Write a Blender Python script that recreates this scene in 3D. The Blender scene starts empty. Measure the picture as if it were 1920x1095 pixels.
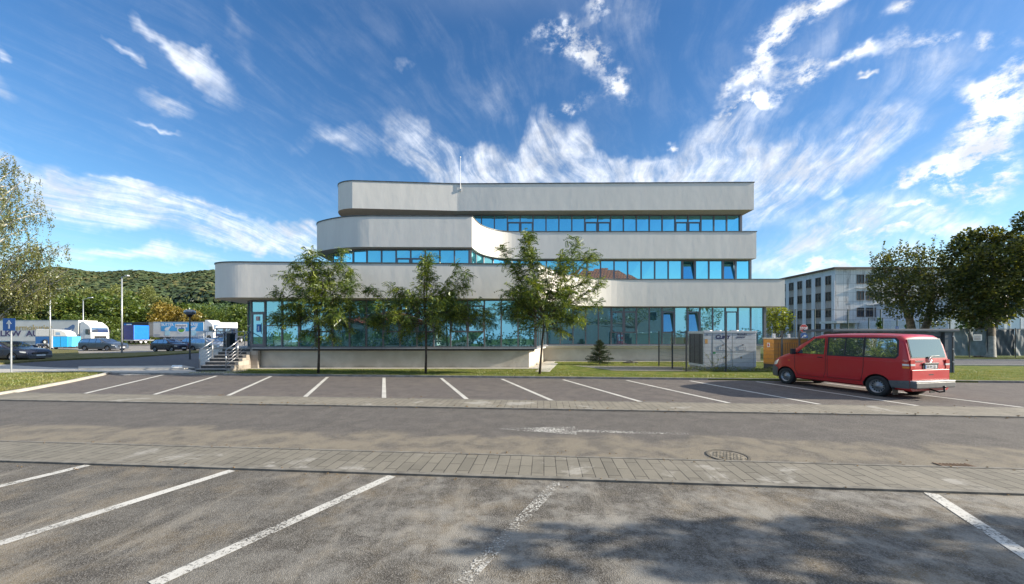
import bpy, bmesh, math, random
import numpy as np
from mathutils import Vector, Matrix, Euler
R=math.radians; PI=math.pi
random.seed(7); rng=np.random.default_rng(7)
sc=bpy.context.scene; COL=sc.collection
F=700.0; CX=960.0; HY=628.0; EYE=1.85
# ---------------------------------------------------------------- camera
cam=bpy.data.cameras.new('camera'); camo=bpy.data.objects.new('camera',cam); COL.objects.link(camo)
camo.location=(0,0,EYE); camo.rotation_euler=(R(90),0,0)
cam.sensor_width=36; cam.lens=36*F/1920; cam.shift_y=(HY-547.5)/1920; cam.clip_start=.05; cam.clip_end=6000
sc.camera=camo
sc.view_settings.view_transform='Standard'; sc.view_settings.look='None'; sc.view_settings.gamma=1; sc.view_settings.exposure=0.92
sc.cycles.max_bounces=6; sc.cycles.transparent_max_bounces=16; sc.cycles.sample_clamp_indirect=6
# ---------------------------------------------------------------- sun
SUN_EL=21.0; SUN_FRONT=4.3            # degrees above the horizon; degrees in front of the +X axis
sun=bpy.data.lights.new('sun','SUN'); sun.energy=5.0; sun.angle=R(.53); sun.color=(1,.90,.74)
suno=bpy.data.objects.new('sun',sun); COL.objects.link(suno)
sd=Vector((math.cos(R(SUN_EL))*math.cos(R(SUN_FRONT)),-math.cos(R(SUN_EL))*math.sin(R(SUN_FRONT)),math.sin(R(SUN_EL))))
suno.rotation_euler=sd.to_track_quat('Z','Y').to_euler(); suno.location=(40,0,30)
# ---------------------------------------------------------------- node helper
class NT:
    def __init__(s,tree): s.t=tree; s.n=tree.nodes; s.l=tree.links
    def node(s,typ,**k):
        n=s.n.new(typ)
        for a,b in k.items():
            if a=='i':
                for q,v in b.items():
                    if isinstance(v,bpy.types.NodeSocket): s.l.new(v,n.inputs[q])
                    else: n.inputs[q].default_value=v
            else: setattr(n,a,b)
        return n
    def math(s,op,a,b=None,c=None,clamp=False):
        n=s.n.new('ShaderNodeMath'); n.operation=op; n.use_clamp=clamp
        for q,v in enumerate((a,b,c)):
            if v is None: continue
            if isinstance(v,(int,float)): n.inputs[q].default_value=v
            else: s.l.new(v,n.inputs[q])
        return n.outputs[0]
    def mix(s,fac,a,b,blend='MIX'):
        n=s.n.new('ShaderNodeMix'); n.data_type='RGBA'; n.blend_type=blend
        for q,v in ((0,fac),(6,a),(7,b)):
            if isinstance(v,bpy.types.NodeSocket): s.l.new(v,n.inputs[q])
            elif q==0: n.inputs[q].default_value=v
            else: n.inputs[q].default_value=(*v[:3],1)
        return n.outputs[2]
    def noise(s,vec,scale,detail=4,rough=.5,dist=0,out=0):
        n=s.n.new('ShaderNodeTexNoise'); n.inputs['Scale'].default_value=scale; n.inputs['Detail'].default_value=detail
        n.inputs['Roughness'].default_value=rough; n.inputs['Distortion'].default_value=dist
        if vec is not None: s.l.new(vec,n.inputs['Vector'])
        return n.outputs[out]
    def ramp(s,v,a,b,lo=0.,hi=1.,smooth=True):
        n=s.n.new('ShaderNodeMapRange'); n.interpolation_type='SMOOTHSTEP' if smooth else 'LINEAR'
        s.l.new(v,n.inputs[0]); n.inputs[1].default_value=a; n.inputs[2].default_value=b; n.inputs[3].default_value=lo; n.inputs[4].default_value=hi
        return n.outputs[0]
    def mapv(s,vec,loc=(0,0,0),rot=(0,0,0),scale=(1,1,1),typ='POINT'):
        n=s.n.new('ShaderNodeMapping'); n.vector_type=typ; s.l.new(vec,n.inputs[0])
        n.inputs[1].default_value=loc; n.inputs[2].default_value=rot; n.inputs[3].default_value=scale
        return n.outputs[0]
# ---------------------------------------------------------------- world: sky and clouds
world=bpy.data.worlds.new('World'); sc.world=world; world.use_nodes=True
w=NT(world.node_tree); w.n.clear()
sky=w.node('ShaderNodeTexSky',sky_type='NISHITA',sun_disc=False,sun_elevation=R(SUN_EL),sun_rotation=R(90+SUN_FRONT),air_density=1.15,dust_density=.25,ozone_density=3.2)
tc=w.node('ShaderNodeTexCoord'); D=tc.outputs['Generated']
def dirof(px,py): return Vector(((px-CX)/F,1,(HY-py)/F)).normalized()
nz=w.noise(D,5.0,5,.6,0,1)
warp=w.node('ShaderNodeVectorMath',operation='MULTIPLY_ADD',i={0:nz,1:(.20,.20,.20),2:(-.10,-.10,-.10)}).outputs[0]
DW=w.node('ShaderNodeVectorMath',operation='ADD',i={0:D,1:warp}).outputs[0]
def blob(px,py,a,b,ang,wt,vec=None,gt='QUADRATIC_SPHERE'):
    c=dirof(px,py); ca,sa=math.cos(R(ang)),math.sin(R(ang))
    t1=(dirof(px+a*ca,py-a*sa)-dirof(px-a*ca,py+a*sa))/2
    t2=(dirof(px+b*sa,py+b*ca)-dirof(px-b*sa,py-b*ca))/2
    s1,s2=t1.length,t2.length; x=t1.normalized(); y=(t2-x*t2.dot(x)).normalized(); z=x.cross(y)
    m=Matrix((x,y,z)).transposed()
    v=w.mapv(vec or DW,loc=c,rot=m.to_euler(),scale=(s1,s2,1.2),typ='TEXTURE')
    g=w.node('ShaderNodeTexGradient',gradient_type=gt,i={0:v}).outputs[1]
    return w.math('MULTIPLY',g,wt)
def total(lst):
    r=lst[0]
    for q in lst[1:]: r=w.math('ADD',r,q)
    return r
WISP=[(370,100,150,30,-40,.95),(330,60,90,22,-30,.8),(300,160,110,24,-20,.9),(235,72,50,16,-28,1.3),(285,212,90,10,-17,1.0),(20,140,50,12,-15,1.4),(5,175,60,40,0,.7),
 (755,130,36,22,20,.7),(790,280,90,50,-35,1.3),(870,310,150,46,-12,1.0),(640,280,140,36,4,.7),(1040,270,40,110,10,1.3),(1080,310,80,60,30,1.1),(980,335,260,60,0,1.3),(1060,300,90,70,60,1.2),(1300,335,300,60,8,1.2),
 (1250,320,240,50,28,1.2),(1330,290,190,40,34,1.1),(1420,300,200,46,30,1.0),(1500,310,260,40,16,1.1),(1480,360,280,50,22,1.1),(1600,395,220,44,14,1.1),(1560,330,150,30,-30,.8),(1130,330,300,36,0,.9),
 (200,360,300,46,-16,1.3),(150,385,230,60,-12,1.1),(210,350,160,20,-8,1.3),(430,430,260,44,-8,1.1),(250,490,420,26,-4,1.3),(520,462,200,28,-5,1.1),(560,440,120,20,-10,.8),(350,400,120,12,-12,1.0),
 (1650,250,200,90,30,.75),(1350,120,200,140,0,.30),(1760,120,180,80,10,.8),(1500,470,320,40,10,1.1),(1700,500,330,40,4,1.0),(1600,430,200,26,16,.9),(560,200,300,120,-20,.25),(940,200,130,110,-30,.5),(1290,240,90,60,20,.35),
 (1560,80,200,60,35,.6),(1820,420,220,60,8,.9),(430,60,120,40,-60,.45),(1150,40,120,160,10,.6)]
PUFF=[(1440,80,130,60,48,1.9),(1540,20,130,44,20,1.9),(1490,150,120,46,18,1.7),(1410,205,70,30,12,1.9),(1400,150,50,60,0,1.5),(1160,170,90,55,-30,1.5),(1080,215,70,40,10,1.3),
 (1040,75,110,44,-15,1.5),(1100,110,80,50,-40,1.4),(1110,20,60,70,0,1.2),(1265,268,36,18,0,1.5),(1870,230,170,100,40,2.2),(1810,330,150,60,20,2.0),(1900,150,60,120,0,1.9),(1800,310,130,50,24,1.9),(1890,310,90,90,0,1.8),(1880,60,60,50,10,1.7),
 (1650,105,90,26,15,1.6),(1710,20,70,30,20,1.5),(1760,70,100,40,20,1.3),(1640,145,44,10,25,1.6),(1590,115,60,24,10,1.3),(1780,150,90,50,0,1.0),(1840,200,90,50,30,1.5),(1640,440,150,22,14,1.2),(1560,500,200,36,6,1.5),(1760,400,160,24,12,1.1),(1740,345,80,22,14,1.5),(1700,455,260,28,8,1.1),(1860,460,160,24,5,1.0)]
wm=total([blob(*b[:5],b[5]*.8,None,'SPHERICAL') for b in WISP]); pm=total([blob(*b) for b in PUFF])
# streaks along one wind direction on a cloud plane overhead
sx=w.node('ShaderNodeSeparateXYZ',i={0:D}); zz=w.math('ADD',w.math('MAXIMUM',sx.outputs[2],0.0),.16)
pl=w.node('ShaderNodeCombineXYZ',i={0:w.math('DIVIDE',sx.outputs[0],zz),1:w.math('DIVIDE',sx.outputs[1],zz),2:0.0}).outputs[0]
pw=w.node('ShaderNodeVectorMath',operation='MULTIPLY_ADD',i={0:w.noise(pl,1.1,3,.5,0,1),1:(.55,.55,0),2:pl}).outputs[0]
stk=w.noise(w.mapv(w.mapv(pw,rot=(0,0,R(-72))),scale=(1.2,7.0,1)),2.0,9,.66,.2)
iso=w.noise(w.mapv(pw,scale=(1,1,1)),3.2,8,.62,.2)
fine=w.noise(D,15,10,.68,.25)
DW2=w.mapv(D,scale=(1,1,1.9))
wn=w.math('ADD',w.math('ADD',w.math('MULTIPLY',stk,.50),w.math('MULTIPLY',iso,.22)),w.math('MULTIPLY',fine,.28))
wisp=w.math('MULTIPLY',w.math('MINIMUM',w.ramp(wm,.10,1.0,0,1.15),1.25),w.ramp(wn,.36,.62,.14,1.2))
wisp=w.ramp(wisp,.03,1.45,0,.84,False)
fin2=w.noise(DW2,26,8,.66,.1)
bil=w.math('ADD',w.math('ADD',w.math('MULTIPLY',fine,.42),w.math('MULTIPLY',iso,.16)),w.math('MULTIPLY',fin2,.42))
puff=w.math('MULTIPLY',w.math('MINIMUM',w.math('MULTIPLY',pm,1.3),2.1),w.ramp(bil,.385,.615,.0,1.25))
puff=w.ramp(puff,.05,1.45,0,.92)
mask=w.math('MAXIMUM',puff,wisp)
thin=w.math('MULTIPLY',w.ramp(wn,.44,.66,0,.07),w.ramp(sx.outputs[1],-.2,.3))
mask=w.math('MINIMUM',w.math('ADD',mask,thin),1.0)
over=w.math('MULTIPLY',w.ramp(sx.outputs[2],.62,.88,0,.75),w.ramp(wn,.3,.55,.55,1))  # unseen cloud overhead, added to make the ambient light less blue
mask=w.math('MAXIMUM',mask,over)
mask=w.math('MULTIPLY',mask,w.ramp(sx.outputs[2],-.02,.02))
hs=w.node('ShaderNodeHueSaturation',i={0:.508,1:1.24,2:.95,4:sky.outputs[0]}).outputs[0]
skyc=w.mix(w.ramp(sx.outputs[2],.0,.50,.0,1.0),w.mix(1.0,hs,(1.15,1.25,1.22),'MULTIPLY'),w.mix(1.0,hs,(1.25,1.22,1.18),'MULTIPLY'))
skyc=w.mix(w.ramp(sx.outputs[2],.0,.16,.85,.0),skyc,(3.6,5.6,7.6))
cl_shade=w.ramp(w.noise(w.mapv(D,loc=(0,0,.012)),17,9,.66,.2),.36,.64,1.08,.74)
cc=w.node('ShaderNodeVectorMath',operation='SCALE',i={0:(7.4,7.7,8.2),3:cl_shade}).outputs[0]
bg=w.node('ShaderNodeBackground',i={0:w.mix(mask,skyc,cc),1:.085})
w.node('ShaderNodeOutputWorld',i={0:bg.outputs[0]})
# ---------------------------------------------------------------- materials
MATS={}
def base(name):
    m=bpy.data.materials.new(name); m.use_nodes=True; t=NT(m.node_tree); t.n.clear()
    out=t.node('ShaderNodeOutputMaterial'); b=t.node('ShaderNodeBsdfPrincipled'); t.l.new(b.outputs[0],out.inputs[0])
    MATS[name]=m; return m,t,b,out
def bump(t,b,h,strength=.3,dist=.02):
    n=t.node('ShaderNodeBump',i={'Strength':strength,'Distance':dist,'Height':h}); t.l.new(n.outputs[0],b.inputs['Normal'])
def simple(name,col,rough=.6,metal=0,var=.12,scale=6,coat=0,spec=.5,bs=0,bscale=60,emit=0):
    m,t,b,o=base(name); g=t.node('ShaderNodeTexCoord').outputs['Object']
    n=t.noise(g,scale,5,.6)
    c=t.mix(t.ramp(n,.3,.7),[x*(1-var) for x in col],[min(1,x*(1+var)) for x in col]); t.l.new(c,b.inputs['Base Color'])
    b.inputs['Metallic'].default_value=metal; b.inputs['Coat Weight'].default_value=coat; b.inputs['Coat Roughness'].default_value=.06
    b.inputs['Specular IOR Level'].default_value=spec
    t.l.new(t.ramp(t.noise(g,scale*3,3),.3,.7,max(.02,rough-.06),min(1,rough+.06)),b.inputs['Roughness'])
    if bs: bump(t,b,t.noise(g,bscale,4,.6),bs,.01)
    return m
# ---------------------------------------------------------------- mesh helpers
def G(px,py,z=0.0):
    Y=F*(EYE-z)/(py-HY); return Vector(((px-CX)*Y/F,Y,z))
def P(px,py,Y): return Vector(((px-CX)*Y/F,Y,EYE-(py-HY)*Y/F))
def XW(px,Y): return (px-CX)*Y/F
def ZW(py,Y): return EYE-(py-HY)*Y/F
class MB:
    def __init__(s): s.v=[]; s.f=[]; s.m=[]; s.mi=0; s.smooth=False; s.sm=[]
    def add(s,vs,fs):
        o=len(s.v); s.v+= [tuple(q) for q in vs]
        for f in fs: s.f.append([o+i for i in f]); s.m.append(s.mi); s.sm.append(s.smooth)
        return s
    def box(s,x0,x1,y0,y1,z0,z1):
        return s.add([(x0,y0,z0),(x1,y0,z0),(x1,y1,z0),(x0,y1,z0),(x0,y0,z1),(x1,y0,z1),(x1,y1,z1),(x0,y1,z1)],
          [(0,3,2,1),(4,5,6,7),(0,1,5,4),(1,2,6,5),(2,3,7,6),(3,0,4,7)])
    def obox(s,c,size,rz=0,rx=0,ry=0):
        M=Matrix.Translation(c)@Euler((rx,ry,rz)).to_matrix().to_4x4(); a,b,d=[q/2 for q in size]
        vs=[M@Vector(q) for q in ((-a,-b,-d),(a,-b,-d),(a,b,-d),(-a,b,-d),(-a,-b,d),(a,-b,d),(a,b,d),(-a,b,d))]
        return s.add(vs,[(0,3,2,1),(4,5,6,7),(0,1,5,4),(1,2,6,5),(2,3,7,6),(3,0,4,7)])
    def beam(s,p,q,wd,dp,up=(0,0,1)):
        p=Vector(p); q=Vector(q); d=(q-p); L=d.length; d.normalize(); up=Vector(up)
        if abs(d.dot(up))>.99: up=Vector((0,1,0))
        x=d.cross(up).normalized(); y=x.cross(d).normalized(); x*=wd/2; y*=dp/2
        return s.add([p-x-y,p+x-y,p+x+y,p-x+y,q-x-y,q+x-y,q+x+y,q-x+y],[(0,3,2,1),(4,5,6,7),(0,1,5,4),(1,2,6,5),(2,3,7,6),(3,0,4,7)])
    def tube(s,pts,rad,n=8,cap=True):
        pts=[Vector(p) for p in pts]; rad=rad if hasattr(rad,'__len__') else [rad]*len(pts); o=len(s.v); vs=[]; fs=[]
        prev=None
        for i,p in enumerate(pts):
            d=(pts[min(i+1,len(pts)-1)]-pts[max(i-1,0)]); d=d.normalized() if d.length>1e-9 else Vector((0,0,1))
            if prev is None:
                a=Vector((0,0,1)) if abs(d.z)<.9 else Vector((1,0,0)); x=d.cross(a).normalized()
            else: x=(prev-d*prev.dot(d)).normalized()
            prev=x; y=d.cross(x)
            for k in range(n):
                t=2*PI*k/n; vs.append(p+(x*math.cos(t)+y*math.sin(t))*rad[i])
        for i in range(len(pts)-1):
            for k in range(n): a=i*n+k; b=i*n+(k+1)%n; fs.append((a,b,b+n,a+n))
        if cap: fs.append(tuple(range(n-1,-1,-1))); fs.append(tuple((len(pts)-1)*n+k for k in range(n)))
        return s.add(vs,fs)
    def lathe(s,c,prof,axis='z',n=20):       # prof: list of (radius, height)
        vs=[];fs=[]
        for r,h in prof:
            for k in range(n):
                t=2*PI*k/n; a,b=r*math.cos(t),r*math.sin(t)
                vs.append(Vector(c)+(Vector((a,b,h)) if axis=='z' else Vector((a,h,b)) if axis=='y' else Vector((h,a,b))))
        for i in range(len(prof)-1):
            for k in range(n): a=i*n+k; b=i*n+(k+1)%n; fs.append((a,b,b+n,a+n))
        return s.add(vs,fs)
    def prism(s,poly,z0,z1,top=True,bot=True):
        n=len(poly); vs=[(p[0],p[1],z0) for p in poly]+[(p[0],p[1],z1) for p in poly]
        fs=[(i,(i+1)%n,(i+1)%n+n,i+n) for i in range(n)]
        if bot: fs.append(tuple(range(n-1,-1,-1)))
        if top: fs.append(tuple(range(n,2*n)))
        return s.add(vs,fs)
    def plate(s,poly,y0,y1):                 # polygon given in x,z extruded along y
        n=len(poly); vs=[(p[0],y0,p[1]) for p in poly]+[(p[0],y1,p[1]) for p in poly]
        return s.add(vs,[(i,(i+1)%n,(i+1)%n+n,i+n) for i in range(n)]+[tuple(range(n-1,-1,-1)),tuple(range(n,2*n))])
    def build(s,name,mats,parent=None,smooth=False,bev=0,loc=None):
        me=bpy.data.meshes.new(name); me.from_pydata(s.v,[],s.f)
        mats=mats if isinstance(mats,(list,tuple)) else [mats]
        for q in mats: me.materials.append(q)
        me.polygons.foreach_set('material_index',s.m); me.polygons.foreach_set('use_smooth',[smooth or q for q in s.sm]); me.update()
        o=bpy.data.objects.new(name,me); COL.objects.link(o)
        if parent is not None: o.parent=parent
        if loc is not None: o.location=loc
        if bev:
            b=o.modifiers.new('bevel','BEVEL'); b.width=bev; b.segments=2; b.limit_method='ANGLE'; b.angle_limit=R(40)
        return o
def tag(o,label=None,cat=None,group=None,kind=None):
    if label: o['label']=label
    if cat: o['category']=cat
    if group: o['group']=group
    if kind: o['kind']=kind
    return o
def empty(name,loc=(0,0,0),rz=0,label=None,cat=None,group=None):
    o=bpy.data.objects.new(name,None); COL.objects.link(o); o.location=loc; o.rotation_euler=(0,0,rz); o.empty_display_size=.3
    return tag(o,label,cat,group)
def copy_tree(o,parent=None):
    c=o.copy(); COL.objects.link(c)
    if parent is not None: c.parent=parent
    for ch in [q for q in KIDS.get(o.name,[])] if False else list(o.children): copy_tree(ch,c)
    return c
KIDS={}
def structure(o): o['kind']='structure'; return o
def textmesh(name,body,size,m,parent=None,loc=(0,0,0),rot=(R(90),0,0),ext=.004,bold=0.0,align='CENTER',shear=0,sx=1.0):
    cu=bpy.data.curves.new(name,'FONT'); cu.body=body; cu.size=size; cu.extrude=ext; cu.offset=bold; cu.align_x=align; cu.align_y='CENTER'; cu.shear=shear; cu.resolution_u=3
    t=bpy.data.objects.new(name,cu); COL.objects.link(t); dg=bpy.context.evaluated_depsgraph_get(); dg.update()
    me=bpy.data.meshes.new_from_object(t.evaluated_get(dg)); bpy.data.objects.remove(t); bpy.data.curves.remove(cu)
    o=bpy.data.objects.new(name,me); COL.objects.link(o); me.materials.clear(); me.materials.append(m)
    o.location=loc; o.rotation_euler=rot; o.scale=(sx,1,1)
    if parent is not None: o.parent=parent
    return o
# ---- surface materials
VX,VY=.085,1.0        # the strips run along a line turned by this slope
def ground_coord(t):
    g=t.node('ShaderNodeTexCoord').outputs['Object']; s=t.node('ShaderNodeSeparateXYZ',i={0:g})
    v=t.math('ADD',t.math('MULTIPLY',s.outputs[0],.085),s.outputs[1]); return g,s,v
def asphalt(name,dark,light,stain=(.30,.27,.21),amount=.5,bands=(),chalk=0.,grain=1.0,tint=None):
    m,t,b,o=base(name); g,s,v=ground_coord(t)
    n1=t.noise(g,.55,6,.62,.6); n2=t.noise(g,2.3,6,.65,.3); gr=t.noise(g,95,3,.7); gr2=t.noise(g,38,3,.6)
    c=t.mix(t.ramp(n2,.3,.72),dark,light)
    c=t.mix(t.math('MULTIPLY',t.ramp(t.math('ADD',t.math('MULTIPLY',n1,.6),t.math('MULTIPLY',n2,.4)),.46,.64),amount),c,stain)
    for (v0,v1,soft,amt) in bands:     # dust swept to the edges of the carriageway
        nb=t.math('ADD',v,t.math('MULTIPLY',t.math('SUBTRACT',n1,.5),2.2))
        k=t.math('MULTIPLY',t.ramp(nb,v0-soft,v0),t.ramp(nb,v1,v1+soft,1,0))
        k=t.math('MULTIPLY',k,t.ramp(n2,.32,.6,.25,1))
        c=t.mix(t.math('MULTIPLY',k,amt),c,(.32,.27,.185))
    if chalk:
        n3=t.noise(t.mapv(g,loc=(3,7,0),scale=(1,1.4,1)),.75,8,.68,.5); n4=t.noise(g,5,6,.7,.3)
        k=t.ramp(t.math('ADD',t.math('MULTIPLY',n3,.6),t.math('MULTIPLY',n4,.4)),.43,.60)
        k=t.math('MULTIPLY',k,t.ramp(t.math('ADD',s.outputs[0],t.math('MULTIPLY',n1,2)),-3.5,1.5,.25,1))
        c=t.mix(t.math('MULTIPLY',k,chalk),c,(.44,.42,.37))
    if chalk:
        gd=t.mapv(g,rot=(0,0,R(22)),scale=(1,.22,1)); n6=t.noise(gd,2.6,7,.7,.2); c=t.mix(t.math('MULTIPLY',t.ramp(n6,.52,.66),.35),c,(.40,.36,.29)); c=t.mix(t.math('MULTIPLY',t.ramp(n6,.46,.34),.35),c,(.06,.052,.044))
        gw=t.node('ShaderNodeVectorMath',operation='MULTIPLY_ADD',i={0:t.noise(g,2.2,5,.6,0,1),1:(.5,.5,0),2:g}).outputs[0]
        vc=t.node('ShaderNodeTexVoronoi',feature='DISTANCE_TO_EDGE',i={'Vector':gw,'Scale':.42}); c=t.mix(t.math('MULTIPLY',t.ramp(vc.outputs['Distance'],.0035,.001),t.math('MULTIPLY',t.ramp(n2,.45,.6),.7)),c,(.03,.027,.025))
    n5=t.noise(g,1.1,4,.5)
    c=t.mix(t.math('MULTIPLY',t.ramp(n5,.60,.72),.35),c,(.035,.033,.032))
    vor=t.node('ShaderNodeTexVoronoi',feature='F1',i={'Vector':g,'Scale':120.0}); sp=t.node('ShaderNodeSeparateColor',i={0:vor.outputs['Color']}).outputs[0]
    c=t.mix(t.math('MULTIPLY',t.ramp(sp,.25,1,.0,1),.6*grain),c,t.mix(sp,(.03,.028,.026),(.33,.31,.28)))
    c=t.mix(t.math('MULTIPLY',t.ramp(gr,.5,.72),.35*grain),c,(.5,.47,.42)); c=t.mix(t.math('MULTIPLY',t.ramp(gr2,.40,.28),.35*grain),c,(.02,.02,.02))
    if tint: c=t.mix(1.0,c,tint,'MULTIPLY')
    t.l.new(c,b.inputs['Base Color']); b.inputs['Roughness'].default_value=.9; b.inputs['Specular IOR Level'].default_value=.25
    bump(t,b,t.math('ADD',vor.outputs['Distance'],t.math('MULTIPLY',gr,1.2)),.55,.008)
    return m
M_LOT=asphalt('asphalt_old',(.062,.055,.046),(.105,.094,.077),(.27,.205,.12),.6,chalk=.55,grain=.8)
M_ROAD=asphalt('asphalt_road',(.086,.078,.071),(.122,.110,.100),(.18,.155,.125),.25,bands=((5.5,6.6,.35,.60),),chalk=.0,grain=.7)
M_BAYS=asphalt('asphalt_bays',(.095,.082,.078),(.130,.112,.104),(.20,.17,.135),.30,grain=.6)
M_FAR=asphalt('asphalt_far',(.075,.080,.095),(.11,.115,.13),(.16,.15,.13),.2,grain=.3)
M_PALE=asphalt('asphalt_pale',(.24,.22,.20),(.33,.31,.28),(.4,.37,.3),.3,grain=.2)
def pavers(name,bw,rh,c1,c2,mortar,off=.5,rot=R(-4.87)+R(90),dust=.4):
    m,t,b,o=base(name); g,s,v=ground_coord(t)
    gv=t.mapv(g,rot=(0,0,-rot))
    br=t.node('ShaderNodeTexBrick',offset=off,i={'Vector':gv,'Color1':(*c1,1),'Color2':(*c2,1),'Mortar':(*mortar,1),'Scale':1.0,'Mortar Size':.007,'Mortar Smooth':.25,'Bias':0.0,'Brick Width':bw,'Row Height':rh})
    n=t.noise(g,1.4,6,.65,.4); n2=t.noise(g,60,4,.7); n3=t.noise(t.mapv(g,loc=(9,2,0)),.8,8,.7,.4)
    c=t.mix(t.math('MULTIPLY',t.ramp(n,.42,.66),dust),br.outputs[0],(.36,.33,.27))
    c=t.mix(t.math('MULTIPLY',t.ramp(n3,.55,.64),.6),c,(.55,.53,.49))
    c=t.mix(.5,c,t.mix(n2,(.15,.14,.12),(.45,.43,.38)),'OVERLAY')
    t.l.new(c,b.inputs['Base Color']); b.inputs['Roughness'].default_value=.85
    bump(t,b,t.math('ADD',t.math('MULTIPLY',br.outputs[1],-1.0),t.math('MULTIPLY',n2,.25)),.6,.01)
    return m
M_PAVE=pavers('paver_concrete',.52,.166,(.215,.20,.165),(.275,.255,.21),(.055,.05,.045),.5)
M_PAVE2=pavers('paver_far',.50,.166,(.25,.23,.19),(.30,.275,.225),(.07,.065,.055),.5,dust=.55)
M_KERB=simple('kerb_concrete',(.30,.28,.25),.9,var=.25,scale=4,bs=.3)
M_KERBD=simple('kerb_dark',(.20,.185,.155),.9,var=.3,scale=5,bs=.3)
M_CONC=simple('concrete_pale',(.46,.43,.38),.9,var=.15,scale=2,bs=.3)
def paint(name,worn):
    m,t,b,o=base(name); g,s,v=ground_coord(t)
    n=t.noise(g,42,5,.75); n2=t.noise(g,1.6,4,.6)
    k=t.ramp(t.math('ADD',t.math('MULTIPLY',n,.7),t.math('MULTIPLY',n2,.3)),worn-.05,worn+.05)
    c=t.mix(t.ramp(n2,.3,.7),(.50,.48,.43),(.64,.62,.56)); t.l.new(c,b.inputs['Base Color']); b.inputs['Roughness'].default_value=.75
    tr=t.node('ShaderNodeBsdfTransparent'); mx=t.node('ShaderNodeMixShader',i={0:k,1:tr.outputs[0],2:b.outputs[0]}); t.l.new(mx.outputs[0],o.inputs[0])
    return m
M_LINE=paint('line_paint',.36); M_LINEW=paint('line_paint_worn',.45); M_LINEX=paint('line_paint_faint',.53)
def grassmat(name,a,bc,dry):
    m,t,b,o=base(name); g=t.node('ShaderNodeTexCoord').outputs['Object']
    n=t.noise(g,1.2,5,.6); n2=t.noise(g,30,4,.7); n3=t.noise(g,.5,4)
    c=t.mix(n2,a,bc); c=t.mix(t.math('MULTIPLY',t.ramp(n,.45,.65),.6),c,dry); t.l.new(c,b.inputs['Base Color']); b.inputs['Roughness'].default_value=.9
    b.inputs['Specular IOR Level'].default_value=.1
    bump(t,b,n2,1.0,.05); return m
M_GRASS=grassmat('grass_lawn',(.075,.115,.018),(.17,.20,.045),(.26,.235,.075))
M_GRASSD=grassmat('grass_dry',(.11,.12,.04),(.21,.19,.08),(.27,.22,.12))
M_EARTH=grassmat('meadow_ground',(.06,.10,.025),(.12,.15,.04),(.2,.19,.08))
def stucco():
    m,t,b,o=base('stucco'); g=t.node('ShaderNodeTexCoord').outputs['Object']
    st=t.noise(t.mapv(g,scale=(1,1,.16)),1.7,6,.6,.3); big=t.noise(g,.5,4,.5); fi=t.noise(g,45,3,.6); lump=t.noise(t.mapv(g,scale=(1,1,.55)),2.2,3,.5)
    c=t.mix(t.ramp(st,.35,.7),(.73,.70,.645),(.78,.745,.685)); c=t.mix(t.math('MULTIPLY',t.ramp(big,.45,.7),.3),c,(.70,.67,.62))
    t.l.new(c,b.inputs['Base Color']); b.inputs['Roughness'].default_value=.92; b.inputs['Specular IOR Level'].default_value=.15
    h=t.math('ADD',t.math('MULTIPLY',lump,1.0),t.math('MULTIPLY',fi,.05)); bump(t,b,h,.17,.06); return m
M_STUCCO=stucco()
def plinthmat():
    m,t,b,o=base('plinth_render'); g=t.node('ShaderNodeTexCoord').outputs['Object']; s=t.node('ShaderNodeSeparateXYZ',i={0:g})
    n=t.noise(g,.9,5,.6,.4); lump=t.noise(g,1.6,3,.5,1.2); fi=t.noise(g,50,3,.6)
    c=t.mix(t.ramp(n,.35,.7),(.50,.455,.385),(.62,.575,.50))
    k=t.math('MULTIPLY',t.ramp(t.math('ADD',s.outputs[2],t.math('MULTIPLY',n,.5)),.28,.42,1,0),.6); c=t.mix(k,c,(.30,.26,.2))
    t.l.new(c,b.inputs['Base Color']); b.inputs['Roughness'].default_value=.92; bump(t,b,t.math('ADD',lump,t.math('MULTIPLY',fi,.06)),.3,.06); return m
M_PLINTH=plinthmat()
M_COPING=simple('coping_metal',(.10,.11,.11),.5,.3,var=.4,scale=3)
M_FRAME=simple('frame_aluminium',(.19,.185,.205),.42,.35,var=.08)
M_SILL=simple('sill_metal',(.42,.43,.47),.35,.4,var=.1)
M_BLACK=simple('matt_black',(.02,.02,.022),.55)
M_DARK=simple('dark_metal',(.055,.06,.068),.5,.2)
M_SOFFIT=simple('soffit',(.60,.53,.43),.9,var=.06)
M_INT=simple('interior',(.42,.46,.46),.9)
M_BLIND=simple('blind_fabric',(.80,.84,.84),.9,var=.1)
M_TILE=None
def tiles(name,bw,rh,c1,c2,mo,rough=.5,ms=.006,off=.5):
    m,t,b,o=base(name); tcn=t.node('ShaderNodeTexCoord'); g=tcn.outputs['Object']; s=t.node('ShaderNodeSeparateXYZ',i={0:g})
    cv=t.node('ShaderNodeCombineXYZ',i={0:t.math('ADD',s.outputs[0],s.outputs[1]),1:s.outputs[2],2:0.0}).outputs[0]
    br=t.node('ShaderNodeTexBrick',offset=off,i={'Vector':cv,'Color1':(*c1,1),'Color2':(*c2,1),'Mortar':(*mo,1),'Scale':1.0,'Mortar Size':ms,'Brick Width':bw,'Row Height':rh})
    n=t.noise(g,4,5,.6); c=t.mix(.35,br.outputs[0],t.mix(n,(.2,.2,.2),(.8,.8,.8)),'OVERLAY'); t.l.new(c,b.inputs['Base Color']); b.inputs['Roughness'].default_value=rough
    bump(t,b,t.math('MULTIPLY',br.outputs[1],-1),.4,.006); return m
M_TILE=tiles('beige_tiles',.42,.26,(.28,.245,.21),(.42,.38,.33),(.2,.18,.15))
M_TILED=tiles('dark_tiles',.30,.4,(.035,.033,.038),(.05,.048,.052),(.11,.1,.1),.35)
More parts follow.
